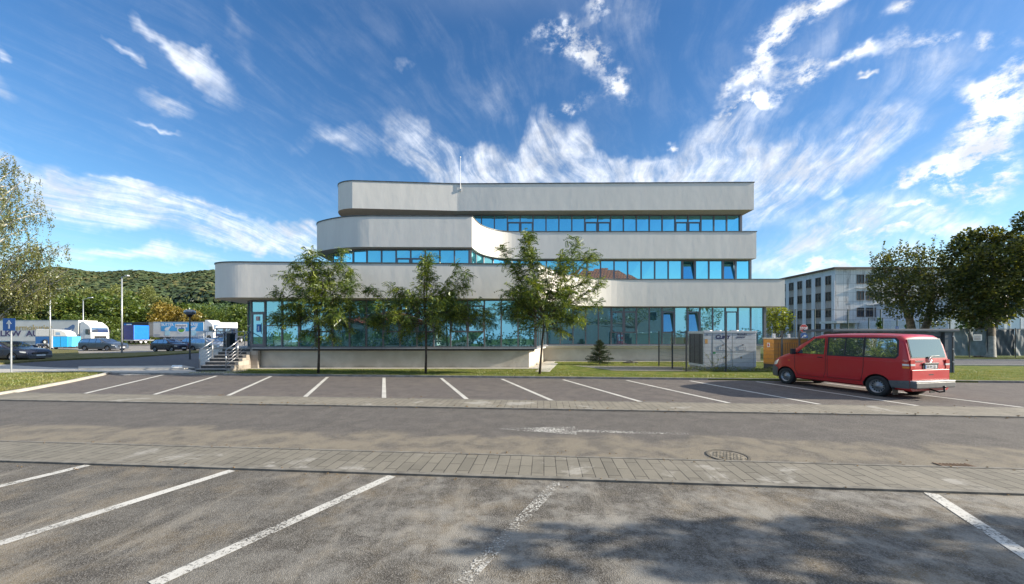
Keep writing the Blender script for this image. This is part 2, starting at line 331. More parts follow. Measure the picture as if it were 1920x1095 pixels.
def glassmat(name,tint,body,refl=.62,trans=.35,rough=.0):
    m,t,b,o=base(name); t.n.remove(b)
    fr=t.node('ShaderNodeLayerWeight',i={0:.35}); g=t.node('ShaderNodeTexCoord').outputs['Object']
    nb=t.node('ShaderNodeBump',i={'Strength':.03,'Distance':.05,'Height':t.noise(g,.55,2,.5)})
    gl=t.node('ShaderNodeBsdfGlossy',i={'Color':(*tint,1),'Roughness':rough,'Normal':nb.outputs[0]})
    tr=t.node('ShaderNodeBsdfTransparent',i={0:(*body,1)}); df=t.node('ShaderNodeBsdfDiffuse',i={0:(*[q*.72 for q in body],1)})
    a=t.node('ShaderNodeMixShader',i={0:1-trans,1:tr.outputs[0],2:df.outputs[0]})
    k=t.math('ADD',t.math('MULTIPLY',fr.outputs[0],1-refl),refl,clamp=True)
    x=t.node('ShaderNodeMixShader',i={0:k,1:a.outputs[0],2:gl.outputs[0]}); t.l.new(x.outputs[0],o.inputs[0]); return m
M_GLASSU=glassmat('glass_upper',(.36,.86,1.0),(.10,.50,.66),.80,.15)
M_GLASSG=glassmat('glass_ground',(.46,.86,1.0),(.34,.66,.76),.50,.80)
M_GLASSC=glassmat('glass_vehicle',(.8,.9,1.0),(.14,.17,.19),.48,.35)
M_STEEL=simple('stainless_steel',(.52,.52,.53),.32,.85,var=.05)
M_GALV=simple('galvanised_steel',(.42,.44,.46),.5,.5,var=.1)
M_WIRE=simple('fence_wire',(.12,.13,.14),.5,.4)
M_WHITE=simple('white_paint',(.78,.78,.77),.45,var=.04,coat=.2)
M_RUBBER=simple('tyre_rubber',(.022,.022,.023),.8,var=.2)
M_BARK=simple('bark_brown',(.085,.062,.045),.95,var=.4,scale=9,bs=.8,bscale=30)
M_BARKL=simple('bark_grey',(.17,.14,.11),.95,var=.4,scale=5,bs=.8,bscale=20)
M_BIRCH=simple('bark_birch',(.55,.52,.47),.85,var=.3,scale=4,bs=.4)
def leafmat(name,a,bc,c3,trans=.35,scale=.8,p3=.25):
    m,t,b,o=base(name); t.n.remove(b); geo=t.node('ShaderNodeNewGeometry'); rnd=geo.outputs['Random Per Island']
    g=t.node('ShaderNodeTexCoord').outputs['Object']; n=t.noise(g,scale,4,.6)
    c=t.mix(rnd,a,bc); c=t.mix(t.ramp(t.math('ADD',t.math('MULTIPLY',n,.75),t.math('MULTIPLY',rnd,.25)),.62-p3*.5,.80-p3*.5),c,c3)
    d=t.node('ShaderNodeBsdfDiffuse',i={0:c}); tl=t.node('ShaderNodeBsdfTranslucent',i={0:t.mix(1.0,c,(1.35,1.3,.6),'MULTIPLY')})
    gl=t.node('ShaderNodeBsdfGlossy',i={0:(.9,.95,1,1),1:.42})
    x=t.node('ShaderNodeMixShader',i={0:trans,1:d.outputs[0],2:tl.outputs[0]}); y=t.node('ShaderNodeMixShader',i={0:.05,1:x.outputs[0],2:gl.outputs[0]}); t.l.new(y.outputs[0],o.inputs[0])
    return m
M_LOCUST=leafmat('leaf_locust',(.038,.075,.018),(.115,.18,.028),(.27,.32,.045),.36,1.4,.32)
M_BIRCHL=leafmat('leaf_birch',(.11,.125,.022),(.21,.20,.035),(.075,.11,.02),.35,.5,.3)
M_MAPLE=leafmat('leaf_maple',(.035,.052,.016),(.085,.11,.026),(.19,.19,.04),.36,.35,.3)
M_YELLOW=leafmat('leaf_yellowgreen',(.16,.20,.025),(.26,.28,.03),(.09,.14,.02),.4,.7)
M_BAND=leafmat('leaf_woodland',(.055,.095,.016),(.12,.17,.024),(.18,.19,.03),.3,.12,.2)
M_BANDY=leafmat('leaf_autumn',(.20,.16,.03),(.32,.22,.04),(.12,.15,.03),.3,.12,.2)
M_BANDG=leafmat('leaf_poplar',(.15,.18,.055),(.25,.27,.09),(.09,.13,.03),.3,.12,.2)
M_SPRUCE=leafmat('needle_spruce',(.03,.05,.028),(.07,.10,.05),(.10,.13,.07),.15,3)
M_THUJA=leafmat('leaf_thuja',(.03,.07,.015),(.06,.12,.02),(.08,.14,.02),.2,2)
M_HILL=leafmat('leaf_hill',(.052,.078,.032),(.072,.102,.036),(.125,.115,.04),.0,.07,.24)
M_HILLB=leafmat('leaf_hill_light',(.06,.10,.03),(.09,.13,.045),(.05,.09,.03),.0,.02,.3)
# ================================================================ SETTING
def sheet(name,pts,z,m,th=0):
    mb=MB(); 
    if th: mb.prism([(p[0],p[1]) for p in pts],z-th,z,bot=False)
    else: mb.add([(p[0],p[1],z) for p in pts],[tuple(range(len(pts)))])
    o=mb.build(name,m); 
    # upward faces
    me=o.data
    if not th and me.polygons[0].normal.z<0: me.flip_normals()
    return structure(o)
def gp(l): return [G(a,b) for a,b in l]
TH=.085
def vline(v,x): return (x,v-TH*x)
def strip(v0,v1,x0,x1): return [vline(v0,x0),vline(v0,x1),vline(v1,x1),vline(v1,x0)]
g=MB(); g.add([(-1500,-200,0),(1500,-200,0),(1500,2500,0),(-1500,2500,0)],[(0,1,2,3)]); structure(g.build('ground',M_EARTH))
sheet('parking_lot_asphalt',strip(-40,4.82,-60,60),.004,M_LOT)
sheet('road',strip(5.67,9.29,-60,80),.005,M_ROAD)
sheet('parking_bays_asphalt',strip(10.5,16.0,-19.5,32),.006,M_BAYS)
sheet('paver_strip',strip(4.86,5.64,-60,60),.026,M_PAVE,.022)
sheet('kerb_strip',strip(4.78,4.855,-60,60),.031,M_KERBD,.027)
sheet('kerb_strip',strip(5.645,5.70,-60,60),.031,M_KERBD,.027)
sheet('paver_strip',strip(9.36,10.42,-60,80),.028,M_PAVE2,.022)
sheet('kerb_strip',strip(9.27,9.355,-60,80),.030,M_KERBD,.026)
sheet('kerb_strip',strip(10.425,10.50,-60,80),.031,M_KERBD,.027)
# flat dark strip on the carriageway beside the far kerb
sheet('gutter_strip',strip(9.20,9.268,-60,80),.009,simple('gutter_dark',(.085,.078,.07),.9,var=.4),0)
# left: pavement, grass corner, access road and car park
sheet('service_road',gp([(-900,700),(375,700),(470,688),(470,662),(370,658.5),(235,664),(60,673),(-900,690)]),.004,M_FAR)
sheet('car_park_asphalt',[(-130,29),(-40,29),(-17,40),(-17,140),(-130,140)],.003,M_PALE)
pv=gp([(-700,735),(-60,701.5),(0,700.5),(70,698.5),(205,698),(232,704),(300,702),(437,704),(437,701),(472,692),(430,696.5),(368,697),(345,690.5),(190,691),(110,690.5),(0,684.5),(-60,684),(-700,700)])
sheet('pavement',pv,.030,M_CONC,.024)
sheet('kerb_island',gp([(147,694),(345,694),(366,692.5),(345,688.5),(147,690.3)]),.10,M_CONC,.07)
sheet('traffic_kerb_end',gp([(321,693.2),(342,693),(342,690),(323,690)]),.16,M_WHITE,.06)
sheet('grass_corner',gp([(-900,790),(-10,741),(60,729),(130,716),(186,703.5),(200,699),(135,698.5),(0,701),(-60,702),(-900,730)]),.05,M_GRASSD,.044)
def kerbline(pts,wd,z,m,name='kerb'):
    mb=MB()
    for a,b in zip(pts[:-1],pts[1:]): mb.beam((a[0],a[1],z/2),(b[0],b[1],z/2),wd,z)
    return structure(mb.build(name,m))
kerbline(gp([(-900,795),(-10,743),(60,731),(130,717.5),(190,704.5),(205,700)]),.12,.09,M_CONC)
# grass median before the car park
def lotz(X,Y):
    k=max(0,min(1,(X+58)/8)); return k*max(0,min(1.0,(Y-44)/16))*.62
md=[(-900,683),(0,684),(60,679),(150,674.5),(235,671.5),(310,666.5),(372,662),(470,657),(470,654.5),(372,658.5),(240,663.5),(148,665),(145,657),(60,656),(-900,656)]
sheet('grass_median',gp(md),.12,M_GRASSD,.115)
# sloped part of the car park
mb=MB(); nx,ny=24,16; vs=[];fs=[]
for j in range(ny+1):
    for i in range(nx+1):
        X=-60+i*(60-10)/nx; Y=43+j*70/ny; vs.append((X,Y,lotz(X,Y)+.006-.0*(j==0)))
for j in range(ny):
    for i in range(nx): a=j*(nx+1)+i; fs.append((a,a+1,a+nx+2,a+nx+1))
mb.add(vs,fs); structure(mb.build('car_park_slope',M_PALE))
# front lawn, its kerb, paths
sheet('lawn',gp([(437,703.2),(474,699),(474,693.5),(1003,694.5),(1003,693)])[:2]+[Vector((-14.1,19.95,0)),Vector((1.0,19.95,0)),Vector((1.35,20.3,0)),Vector((2.3,25.0,0)),Vector((18.5,25.0,0)),Vector((44,25.0,0)),Vector((44,12.35,0)),G(1460,714.3),G(1013,709.2)][:],.06,M_GRASS,.055)
sheet('base_path',[(-14.6,19.5),(-14.1,20.3),(1.0,20.3),(2.35,25.4),(20,25.4),(20,25.05),(2.9,25.05),(2.5,23.2),(1.9,20.4),(1.55,19.7),(-13.9,19.62)],.075,M_CONC,.03)
sheet('garden_path',gp([(1072,687.6),(1110,691.5),(1150,697.2),(1310,699),(1310,690.5),(1200,688.6)]),.068,M_KERBD,.03)
sheet('garden_path',gp([(1003,699),(1030,700),(1046,683),(1030,681)]),.071,M_CONC,.03)
kerbline([vline(16.0,x) for x in (-19.2,-10,0,10,20,30,44)],.09,.085,M_KERB)
kerbline([vline(16.0,30),vline(14,34),vline(10,38)],.09,.085,M_KERB)
# right: road beyond the lawn
sheet('side_road',[(20,27.5),(90,21),(90,17.5),(44,20.5),(20,22.4)],.072,M_FAR,.05)
kerbline([(20,22.3),(44,20.4),(90,17.4)],.12,.12,M_CONC)
kerbline([(20,27.6),(90,21.1)],.12,.14,M_CONC)
# painted markings
def gline(a,b,wd,z,m,name='parking_line'):
    a=G(*a);b=G(*b); d=(b-a).normalized(); n=Vector((-d.y,d.x,0))*wd/2; mb=MB()
    mb.add([(q.x,q.y,z) for q in (a-n,b-n,b+n,a+n)],[(0,1,2,3)]); o=structure(mb.build(name,m))
    if o.data.polygons[0].normal.z<0: o.data.flip_normals()
    return o
for a,b in [((305,703.4),(152,740)),((406,705.2),(285,741.5)),((508,706),(425,743.5)),((614,707.5),(570,746.5)),((720,708.6),(720,749)),((827,709.3),(877,750.6)),((941,711),(1037,752.5)),
  ((1056,712.2),(1202,754)),((1175,713.5),(1373,757.5)),((1294,714.5),(1550,761)),((1418,716),(1735,763.5)),((1550,718.8),(1930,766))]: gline(a,b,.125,.011,M_LINE)
gline((735,893.5),(285,1098),.13,.009,M_LINEW); gline((435,883),(-40,1033),.13,.009,M_LINEW); gline((165,873),(-30,920),.13,.009,M_LINEW)
gline((1045,905),(862,1098),.13,.009,M_LINEX); gline((1745,926),(1960,1066),.13,.009,M_LINEW); gline((1385,920),(1455,1075),.13,.009,paint('line_paint_ghost',.66))
ar=[(920,804.5),(1078,800.5),(1079,806),(1291,813),(1291,816),(1081,810.8),(1082,815.8)]
mb=MB(); pa=[G(*q) for q in ar]; mb.add([(q.x,q.y,.010) for q in pa],[(0,1,6),(1,2,5),(1,5,6),(2,3,4),(2,4,5)]); o=mb.build('road_arrow',paint('line_paint_dusty',.528)); structure(o)
for p_ in o.data.polygons:
    if p_.normal.z<0: p_.flip()
# manhole cover and drain
def manhole(c,r,name,label):
    e=empty(name,(c.x,c.y,.005),0,label,'manhole cover'); mb=MB(); mb.lathe((0,0,0),[(r+.035,.0),(r+.035,.012),(r,.012),(r-.01,.004),(r-.01,0)],n=40); mb.build('frame',M_DARKM,e)
    mb=MB(); mb.lathe((0,0,0),[(r-.015,.0),(r-.015,.006),(0.0001,.006)],n=40); q=.052; n=int(r/q)+1
    for i in range(-n,n+1):
        for j in range(-n,n+1):
            x=(i+.5*(j%2))*q; y=j*q*.87
            if math.hypot(x,y)<r-.05: mb.obox((x,y,.009),(.034,.03,.008),R(30*((i+j)%3)))
    mb.build('cover',M_IRON,e); return e
M_DARKM=simple('iron_dark',(.13,.115,.09),.8,.2,var=.4,scale=8); M_IRON=simple('iron_dusty',(.25,.22,.17),.85,.1,var=.35,scale=10)
manhole(G(1365,855.8),.262,'manhole_cover','round dusty iron manhole cover in the road beside the near paver strip')
c=G(1802,877); e=empty('drain_grate',(c.x,c.y,.005),R(-4.8),'small rusty rectangular drain grate at the edge of the road on the right','drain'); mb=MB(); mb.box(-.2,.2,-.14,.14,0,.003); mb.build('pit',M_BLACK,e); mb=MB()
for i in range(9): mb.box(-.2+i*.047,-.2+i*.047+.022,-.14,.14,.004,.012)
mb.box(-.22,-.2,-.16,.16,0,.012); mb.box(.20,.22,-.16,.16,0,.012); mb.build('grate',simple('rust',(.16,.10,.06),.9,var=.3),e)
# grass blades on the lawns
def blades(name,areas,n,h,m,z):
    vs=[];fs=[]; k=0
    for (poly,frac) in areas:
        xs=[p[0] for p in poly]; ys=[p[1] for p in poly]; cnt=0
        def inside(x,y):
            r=False; j=len(poly)-1
            for i in range(len(poly)):
                xi,yi=poly[i][0],poly[i][1]; xj,yj=poly[j][0],poly[j][1]
                if (yi>y)!=(yj>y) and x<(xj-xi)*(y-yi)/(yj-yi)+xi: r=not r
                j=i
            return r
        while cnt<n*frac:
            x=random.uniform(min(xs),max(xs)); y=random.uniform(min(ys),max(ys))
            if not inside(x,y): continue
            cnt+=1; a=random.uniform(0,2*PI); hh=h*random.uniform(.4,1.3)*(1+.5*math.sin(x*2.1)*math.sin(y*1.7+x)); w2=.007; l=random.uniform(-.03,.03); l2=random.uniform(-.03,.03)
            vs+=[(x-w2*math.cos(a),y-w2*math.sin(a),z),(x+w2*math.cos(a),y+w2*math.sin(a),z),(x+l,y+l2,z+hh)]; fs.append((k,k+1,k+2)); k+=3
    me=bpy.data.meshes.new(name); me.from_pydata(vs,[],fs); me.materials.append(m); o=bpy.data.objects.new(name,me); COL.objects.link(o); return o
M_BLADE=leafmat('grass_blade',(.10,.15,.02),(.22,.25,.05),(.30,.28,.08),.3,1.0,.4)
front=[(-15.5,17.35),(-15,19.5),(1.6,19.6),(2.9,19.8),(2.9,17),(14.5,17),(14.5,14.9)]
back=[(3,21.2),(3,24.9),(13,24.9),(13,20.8)]
rl=[(14.5,14.9),(14.5,19),(40,18.5),(34,14.0),(30,13.6)]
o=blades('grass',[(front,.5),(back,.22),(rl,.28)],52000,.042,M_BLADE,.06); tag(o,'short green lawn grass between the parking bays and the building','grass',kind='stuff')
cor=[(p.x,p.y) for p in gp([(-60,745),(60,728),(130,715),(186,703),(195,699.5),(135,699),(0,701.5),(-60,702)])]
o=blades('grass',[(cor,1)],16000,.05,M_BLADE,.05); tag(o,'patchy green and dry grass on the corner under the blue arrow sign','grass',kind='stuff')

# fallen leaves and grit gathered along the kerbs and paver strips
rs=np.random.default_rng(55); mb=MB()
for i in range(420):
    x=rs.uniform(-9,12); e_=rs.choice([4.74,5.76,5.66,9.22,9.42,10.56,15.9]); v_=e_+rs.normal(0,.09 if e_<15 else .05)+(.15 if rs.uniform()<.1 else 0); s=rs.uniform(.006,.018)*(1.4 if v_>9 else 1); y=v_-.085*x
    z=.012 if not (4.78<v_<5.72 or 9.27<v_<10.5) else .034
    mb.obox((x,y,z+s*.25),(s*1.6,s,s*.4),rs.uniform(0,3),rs.uniform(-.4,.4),rs.uniform(-.4,.4))
o=mb.build('fallen_leaves',simple('dry_leaf',(.20,.13,.06),.9,var=.5,scale=40)); tag(o,'dry leaves and grit scattered along the kerbs and paver strips','fallen leaves',kind='stuff')
# ================================================================ OFFICE BUILDING
def resample(path,step=.25):
    out=[Vector(path[0]).to_2d() if len(path[0])>2 else Vector(path[0])]
    for a,b in zip(path[:-1],path[1:]): out.append(Vector(b))
    return out
def smoothpath(pts,n=6):          # Catmull-Rom through points
    P_=[Vector(p) for p in pts]; out=[]
    for i in range(len(P_)-1):
        p0=P_[max(i-1,0)];p1=P_[i];p2=P_[i+1];p3=P_[min(i+2,len(P_)-1)]
        for k in range(n):
            t=k/n; out.append(.5*((2*p1)+(p2-p0)*t+(2*p0-5*p1+4*p2-p3)*t*t+(3*p1-3*p2+p3-p0)*t*t*t))
    out.append(P_[-1]); return out
def offset(path,d):               # inward (away from the viewer) offset; path runs left to right
    out=[]; n=len(path)
    for i in range(n):
        a=path[max(i-1,0)]; b=path[i]; c=path[min(i+1,n-1)]
        d1=(b-a).normalized() if (b-a).length>1e-6 else (c-b).normalized(); d2=(c-b).normalized() if (c-b).length>1e-6 else d1
        n1=Vector((-d1.y,d1.x)); n2=Vector((-d2.y,d2.x)); m=(n1+n2)
        if m.length<1e-4: m=n1
        m.normalize(); k=d/max(.35,m.dot(n1)); out.append(b+m*k)
    return out
def arclen(path):
    s=[0]
    for a,b in zip(path[:-1],path[1:]): s.append(s[-1]+(b-a).length)
    return s
def at(path,s,L):
    s=max(0,min(L[-1],s))
    for i in range(len(L)-1):
        if s<=L[i+1]+1e-9:
            t=(s-L[i])/max(1e-9,L[i+1]-L[i]); return path[i].lerp(path[i+1],t)
    return path[-1]
V2=lambda l:[Vector(q) for q in l]
# parapet outlines (plan), left to right
b1L=smoothpath([(-16.3,22.6),(-15.95,20.6),(-15.55,19.55),(-14.9,19.12),(-14.1,19.0),(-13.2,19.03)],6)
b1R=smoothpath([(1.40,19.62),(2.35,21.5),(3.3,23.1),(4.7,24.25),(6.6,24.85),(9,24.95)],6)
B1=V2([(-16.4,40)])+b1L+b1R+V2([(18.2,24.9),(18.2,40)])
b2L=smoothpath([(-12.55,25.5),(-12.35,23.9),(-11.95,22.95),(-10.99,22.3),(-9.99,21.86),(-9.1,21.66),(-8.3,21.62)],6)
b2R=smoothpath([(-2.33,21.7),(-1.98,23.3),(-1.25,24.4),(-.25,24.88),(1.2,24.92)],6)
B2=V2([(-12.6,40)])+b2L+b2R+V2([(16.3,24.9),(16.3,40)])
b3L=smoothpath([(-12.0,27.2),(-11.95,25.9),(-11.65,25.05),(-11.1,24.62),(-10.46,24.45)],6)
B3=V2([(-12.0,40)])+b3L+V2([(-3.66,24.97),(16.02,24.72),(16.02,40)])
Z1=(3.76,5.54); Z2=(6.95,8.72); Z3=(10.15,11.93)
bd=empty('office_building',(0,25,0),0,'three storey white rendered office building with curved stepped parapets and blue glass ribbon windows','office building')
def bl(o):  o.parent=bd; o.matrix_parent_inverse=Matrix.Translation((0,-25,0)); return o
def band(path,z,name):
    n=len(path); poly=[(p.x,p.y) for p in path]; mb=MB(); 
    dense=[]; 
    for a,b in zip(path[:-1],path[1:]):
        k=max(1,int((b-a).length/1.0)) if b.y<39 else 1
        for i in range(k): dense.append(a.lerp(b,i/k))
    dense.append(path[-1]); poly=[(p.x,p.y) for p in dense]
    mb.mi=0; mb.prism(poly,z[0],z[1],top=False,bot=False)
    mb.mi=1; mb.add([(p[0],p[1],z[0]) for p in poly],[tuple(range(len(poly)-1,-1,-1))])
    mb.mi=2; mb.add([(p[0],p[1],z[1]-.05) for p in poly],[tuple(range(len(poly)))])
    return bl(mb.build(name,[M_STUCCO,M_SOFFIT,M_DARK]))
def coping(path,z,name='coping'):
    a=offset(path,-.035); b=offset(path,.22); mb=MB(); n=len(path)
    vs=[(p.x,p.y,z) for p in a]+[(p.x,p.y,z) for p in b]+[(p.x,p.y,z+.055) for p in a]+[(p.x,p.y,z+.055) for p in b]; fs=[]
    for i in range(n-1): fs+=[(i,i+1,2*n+i+1,2*n+i),(2*n+i,2*n+i+1,3*n+i+1,3*n+i),(n+i+1,n+i,3*n+i,3*n+i+1),(i+1,i,n+i,n+i+1)]
    mb.add(vs,fs); return bl(mb.build(name,M_COPING))
for pth,z in ((B1,Z1),(B2,Z2),(B3,Z3)): band(pth,z,'parapet'); coping(pth,z[1]+.003)
# glazing lines
G0p=[Vector(q) for q in ((-15.75,40),(-15.72,24.5))]+offset(smoothpath([(-16.0,24.0),(-15.75,21.6),(-15.2,20.35),(-14.35,19.75),(-13.6,19.70),(-12.9,19.70)],6),.5)+V2([(1.24,20.2),(2.35,25.4),(17.2,25.4),(17.2,40)])
off2=offset(B2,.5); off3=offset(B3,1.0)
# storey 3 is set further in at the right, storey 2 follows its parapet
G2p=[p for p in off2]; G3p=[Vector((p.x,max(p.y,25.75))) if p.y<26.5 else p for p in offset(B3,.35)]
G3p=V2([(-11.5,40),(-11.2,27),(-10.6,25.8),(15.77,25.8),(15.77,40)])
def mirror_less(): pass
mw=.055
def bay_geom(a,b,z0,z1,trans):
    """frame bars of one window bay between plan points a and b; returns frame MB and the pane rectangles"""
    d=(b-a); L=d.length; u=d/L; n=Vector((-u.y,u.x)); mb=MB(); ang=math.atan2(u.y,u.x)
    def bar(s0,s1,za,zb,dp=.09,o=0):
        c=a+u*((s0+s1)/2)+n*(.0+o); mb.obox((c.x,c.y,(za+zb)/2),(s1-s0,dp,zb-za),ang)
    bar(0,mw/2+.012,z0,z1); bar(L-mw/2-.012,L,z0,z1); bar(mw/2+.012,L-mw/2-.012,z0,z0+.06,.088); bar(mw/2+.012,L-mw/2-.012,z1-.05,z1,.088)
    for t in trans: bar(mw/2+.012,L-mw/2-.012,t-.03,t+.03,.086)
    return mb,u,n,L,ang
def window(a,b,z0,z1,trans=(),glass=None,sash=None,tilt=False,blind=0,name='window',door=False):
    mb,u,n,L,ang=bay_geom(a,b,z0,z1,trans)
    if sash is not None:        # opening sash between two transoms: a heavier frame
        zs0,zs1=sash
        for s0,s1,za,zb in ((mw/2+.012,mw/2+.065,zs0,zs1),(L-mw/2-.065,L-mw/2-.012,zs0,zs1),(mw/2+.065,L-mw/2-.065,zs0,zs0+.05),(mw/2+.065,L-mw/2-.065,zs1-.05,zs1)):
            c=a+u*((s0+s1)/2)-n*.012; mb.obox((c.x,c.y,(za+zb)/2),(s1-s0,.085,zb-za),ang)
    f=bl(mb.build(name,M_FRAME))
    lv=[z0]+sorted(trans)+[z1]; gm=MB(); ins=mw/2+.01
    for za,zb in zip(lv[:-1],lv[1:]):
        is_s=sash is not None and abs(za-sash[0])<.05 and abs(zb-sash[1])<.05
        p=a+u*ins+n*.01; q=b-u*ins+n*.01
        if is_s and tilt:
            k=-.24
            gm.add([(p.x,p.y,za+.03),(q.x,q.y,za+.03),(q.x-n.x*k,q.y-n.y*k,zb-.03),(p.x-n.x*k,p.y-n.y*k,zb-.03)],[(0,1,2,3)])
        else:
            j=random.uniform(-.004,.004); j2=random.uniform(-.004,.004)
            gm.add([(p.x-n.x*j,p.y-n.y*j,za+.02),(q.x-n.x*j2,q.y-n.y*j2,za+.02),(q.x+n.x*j2,q.y+n.y*j2,zb-.02),(p.x+n.x*j,p.y+n.y*j,zb-.02)],[(0,1,2,3)])
    g_=gm.build('pane',glass); g_.parent=f
    if blind:
        bm=MB(); p=a+u*.05+n*.16; q=b-u*.05+n*.16; zb=z1-.05; za=z1-(z1-z0)*blind
        ns=18; vs=[];fs=[]
        for i in range(ns+1):
            c=p.lerp(q,i/ns)+n*(.025*math.sin(i*2.4)); vs+=[(c.x,c.y,za),(c.x,c.y,zb)]
        for i in range(ns): fs.append((2*i,2*i+2,2*i+3,2*i+1))
        bm.add(vs,fs); q_=bm.build('blind',M_BLIND); q_.parent=f
    return f
def glaze(path,z0,z1,bay=.9,sel=None):
    L=arclen(path); n=int(round(L[-1]/bay)); out=[]
    for i in range(n):
        a=at(path,L[-1]*i/n,L); b=at(path,L[-1]*(i+1)/n,L); out.append((i,a,b))
    return out
# storey 1, left curve with the door
zg0,zg1=1.17,3.74
curve=[p for p in G0p if p.y<24.4 and p.x<-13.1]+V2([(-12.95,20.2)])
doorA=Vector((XW(469,20.35),20.35)); 
lc=V2([(-15.65,24.5),(-15.42,23.4),(-15.25,22.5),(-15.0,21.55),(-14.72,20.85),(-14.25,20.42)])
for a,b in zip(lc[:-1],lc[1:]): window(a,b,zg0,zg1,(2.35,),M_GLASSG,blind=0)
da=Vector((-14.25,20.42)); db=Vector((XW(497.5,20.24),20.24))
# door bay
mb,u,n,L,ang=bay_geom(da,db,zg0,zg1,(3.08,)); f=bl(mb.build('window',M_FRAME)); gm=MB(); p=da+u*.04; q=db-u*.04
gm.add([(p.x,p.y,3.1),(q.x,q.y,3.1),(q.x,q.y,3.7),(p.x,p.y,3.7)],[(0,1,2,3)]); gg=gm.build('pane',M_GLASSG); gg.parent=f
mb=MB(); 
def dbar(s0,s1,za,zb,dp=.07,o=-.02,m=mb):
    c=da+u*((s0+s1)/2)+n*o; m.obox((c.x,c.y,(za+zb)/2),(s1-s0,dp,zb-za),ang)
s0,s1=.045,L-.045; dbar(s0,s0+.075,1.24,3.04); dbar(s1-.075,s1,1.24,3.04); dbar(s0+.075,s1-.075,1.24,1.36); dbar(s0+.075,s1-.075,2.96,3.04)
dr=bl(mb.build('door',M_FRAME)); gm=MB(); p=da+u*(s0+.07)-n*.02; q=da+u*(s1-.07)-n*.02
gm.add([(p.x,p.y,1.35),(q.x,q.y,1.35),(q.x,q.y,2.97),(p.x,p.y,2.97)],[(0,1,2,3)]); gg=gm.build('pane',M_GLASSG); gg.parent=dr
hm=MB(); c=da+u*(s1-.11)-n*.09; hm.tube([(c.x,c.y,1.9),(c.x,c.y,2.5)],.014); hh=hm.build('handle',M_BLACK); hh.parent=dr
M_STB=simple('sticker_blue',(.03,.20,.55),.5,var=.03); M_STW=simple('sticker_white',(.75,.75,.75),.5,var=.02); M_STR=simple('sticker_red',(.55,.04,.04),.5,var=.03)
def sticker(name,m,sc_,z,wd,ht,o=.045,shape=None):
    c=da+u*sc_-n*o; mm=MB()
    if shape=='disc':
        k=24; vs=[]
        for e_ in (0,.004):
            for i in range(k): vs.append((c.x+u.x*wd/2*math.cos(2*PI*i/k)-n.x*e_,c.y+u.y*wd/2*math.cos(2*PI*i/k)-n.y*e_,z+ht/2*math.sin(2*PI*i/k)))
        mm.add(vs,[tuple(range(k,2*k))]+[(i,(i+1)%k,(i+1)%k+k,i+k) for i in range(k)])
    else: mm.obox((c.x,c.y,z),(wd,.004,ht),ang)
    q_=mm.build(name,m); q_.parent=dr; return q_
mid=L/2
sticker('sticker',M_STW,mid,2.74,.22,.24); sticker('sticker_ring',M_STR,mid,2.74,.19,.19,.050,'disc'); sticker('sticker_disc',M_STW,mid,2.74,.13,.13,.055,'disc'); sticker('sticker_bar',M_BLACK,mid,2.74,.09,.02,.060)
sticker('sticker',M_STB,mid+.06,2.22,.26,.42); sticker('sticker_figure',M_STW,mid+.06,2.20,.07,.24,.050)
# straight front
fx=[db.x+.03+(1.24-db.x-.03)*i/16 for i in range(17)]; ops={3,4,6,7,9,12,13}
for i in range(16):
    a=Vector((fx[i],20.2)); b=Vector((fx[i+1],20.2)); op=i in {2,3,7,8,9,11,12}
    window(a,b,zg0,zg1,(2.02,3.42) if op else ((2.35,) if i<2 else ()),M_GLASSG,sash=(2.02,3.42) if op else None,blind=0 if i in (0,1,7,9,14) else random.choice([.97,.97,.85,.97]))
bl(MB().box(1.20,1.30,20.16,20.26,zg0,zg1).build('corner_post',M_FRAME))
# receding side
a0=Vector((1.30,20.3)); b0=Vector((2.33,25.3))
for i in range(5): window(a0.lerp(b0,i/5),a0.lerp(b0,(i+1)/5),zg0,zg1,(),M_GLASSG)
# back line
xs=[2.42+(17.1-2.42)*i/17 for i in range(18)]
for i in range(17):
    op=i in {5,6,9,11,14}; tl=i in {9,11}
    window(Vector((xs[i],25.4)),Vector((xs[i+1],25.4)),zg0,zg1,(2.02,3.42) if (op or tl) else (),M_GLASSG,sash=(2.02,3.42) if (op or tl) else None,tilt=tl,blind=.96 if i in (0,1,2,3,5,8) else 0)
bl(MB().box(17.1,17.25,25.33,25.5,zg0,zg1).build('corner_post',M_FRAME))
# storey 2
z0,z1=5.60,6.93
def seg(path,x0,x1,ymax): return [p for p in path if x0<=p.x<=x1 and p.y<ymax]
lcurve=V2([(-12.0,26.5),(-11.95,25.3),(-11.75,24.35),(-11.2,23.35)])+V2([(-10.4,22.75),(-9.5,22.35),(-8.6,22.15)])
for a,b in zip(lcurve[:-1],lcurve[1:]): window(a,b,z0,z1,(6.25,) if a.x==-10.4 else (),M_GLASSU)
n=7; xs=[-8.6+(-2.55+8.6)*i/n for i in range(n+1)]
for i in range(n):
    op=i in (2,3); window(Vector((xs[i],22.15)),Vector((xs[i+1],22.15)),z0,z1,(6.38,) if op else (),M_GLASSU,sash=(5.6,6.38) if op else None)
bl(MB().box(-2.56,-2.44,22.1,22.2,z0,z1).build('corner_post',M_FRAME))
rc=V2([(-2.45,22.25),(-2.25,23.2),(-1.85,24.1),(-1.25,24.8),(-.45,25.28),(.5,25.4)])
for a,b in zip(rc[:-1],rc[1:]): window(a,b,z0,z1,(),M_GLASSU)
n=17; xs=[.5+(16.15-.5)*i/n for i in range(n+1)]
for i in range(n):
    tl=i in (12,15); window(Vector((xs[i],25.4)),Vector((xs[i+1],25.4)),z0,z1,(),M_GLASSU,sash=(z0,z1) if tl else None,tilt=tl)
bl(MB().box(16.15,16.27,25.35,25.47,z0,z1).build('corner_post',M_FRAME))
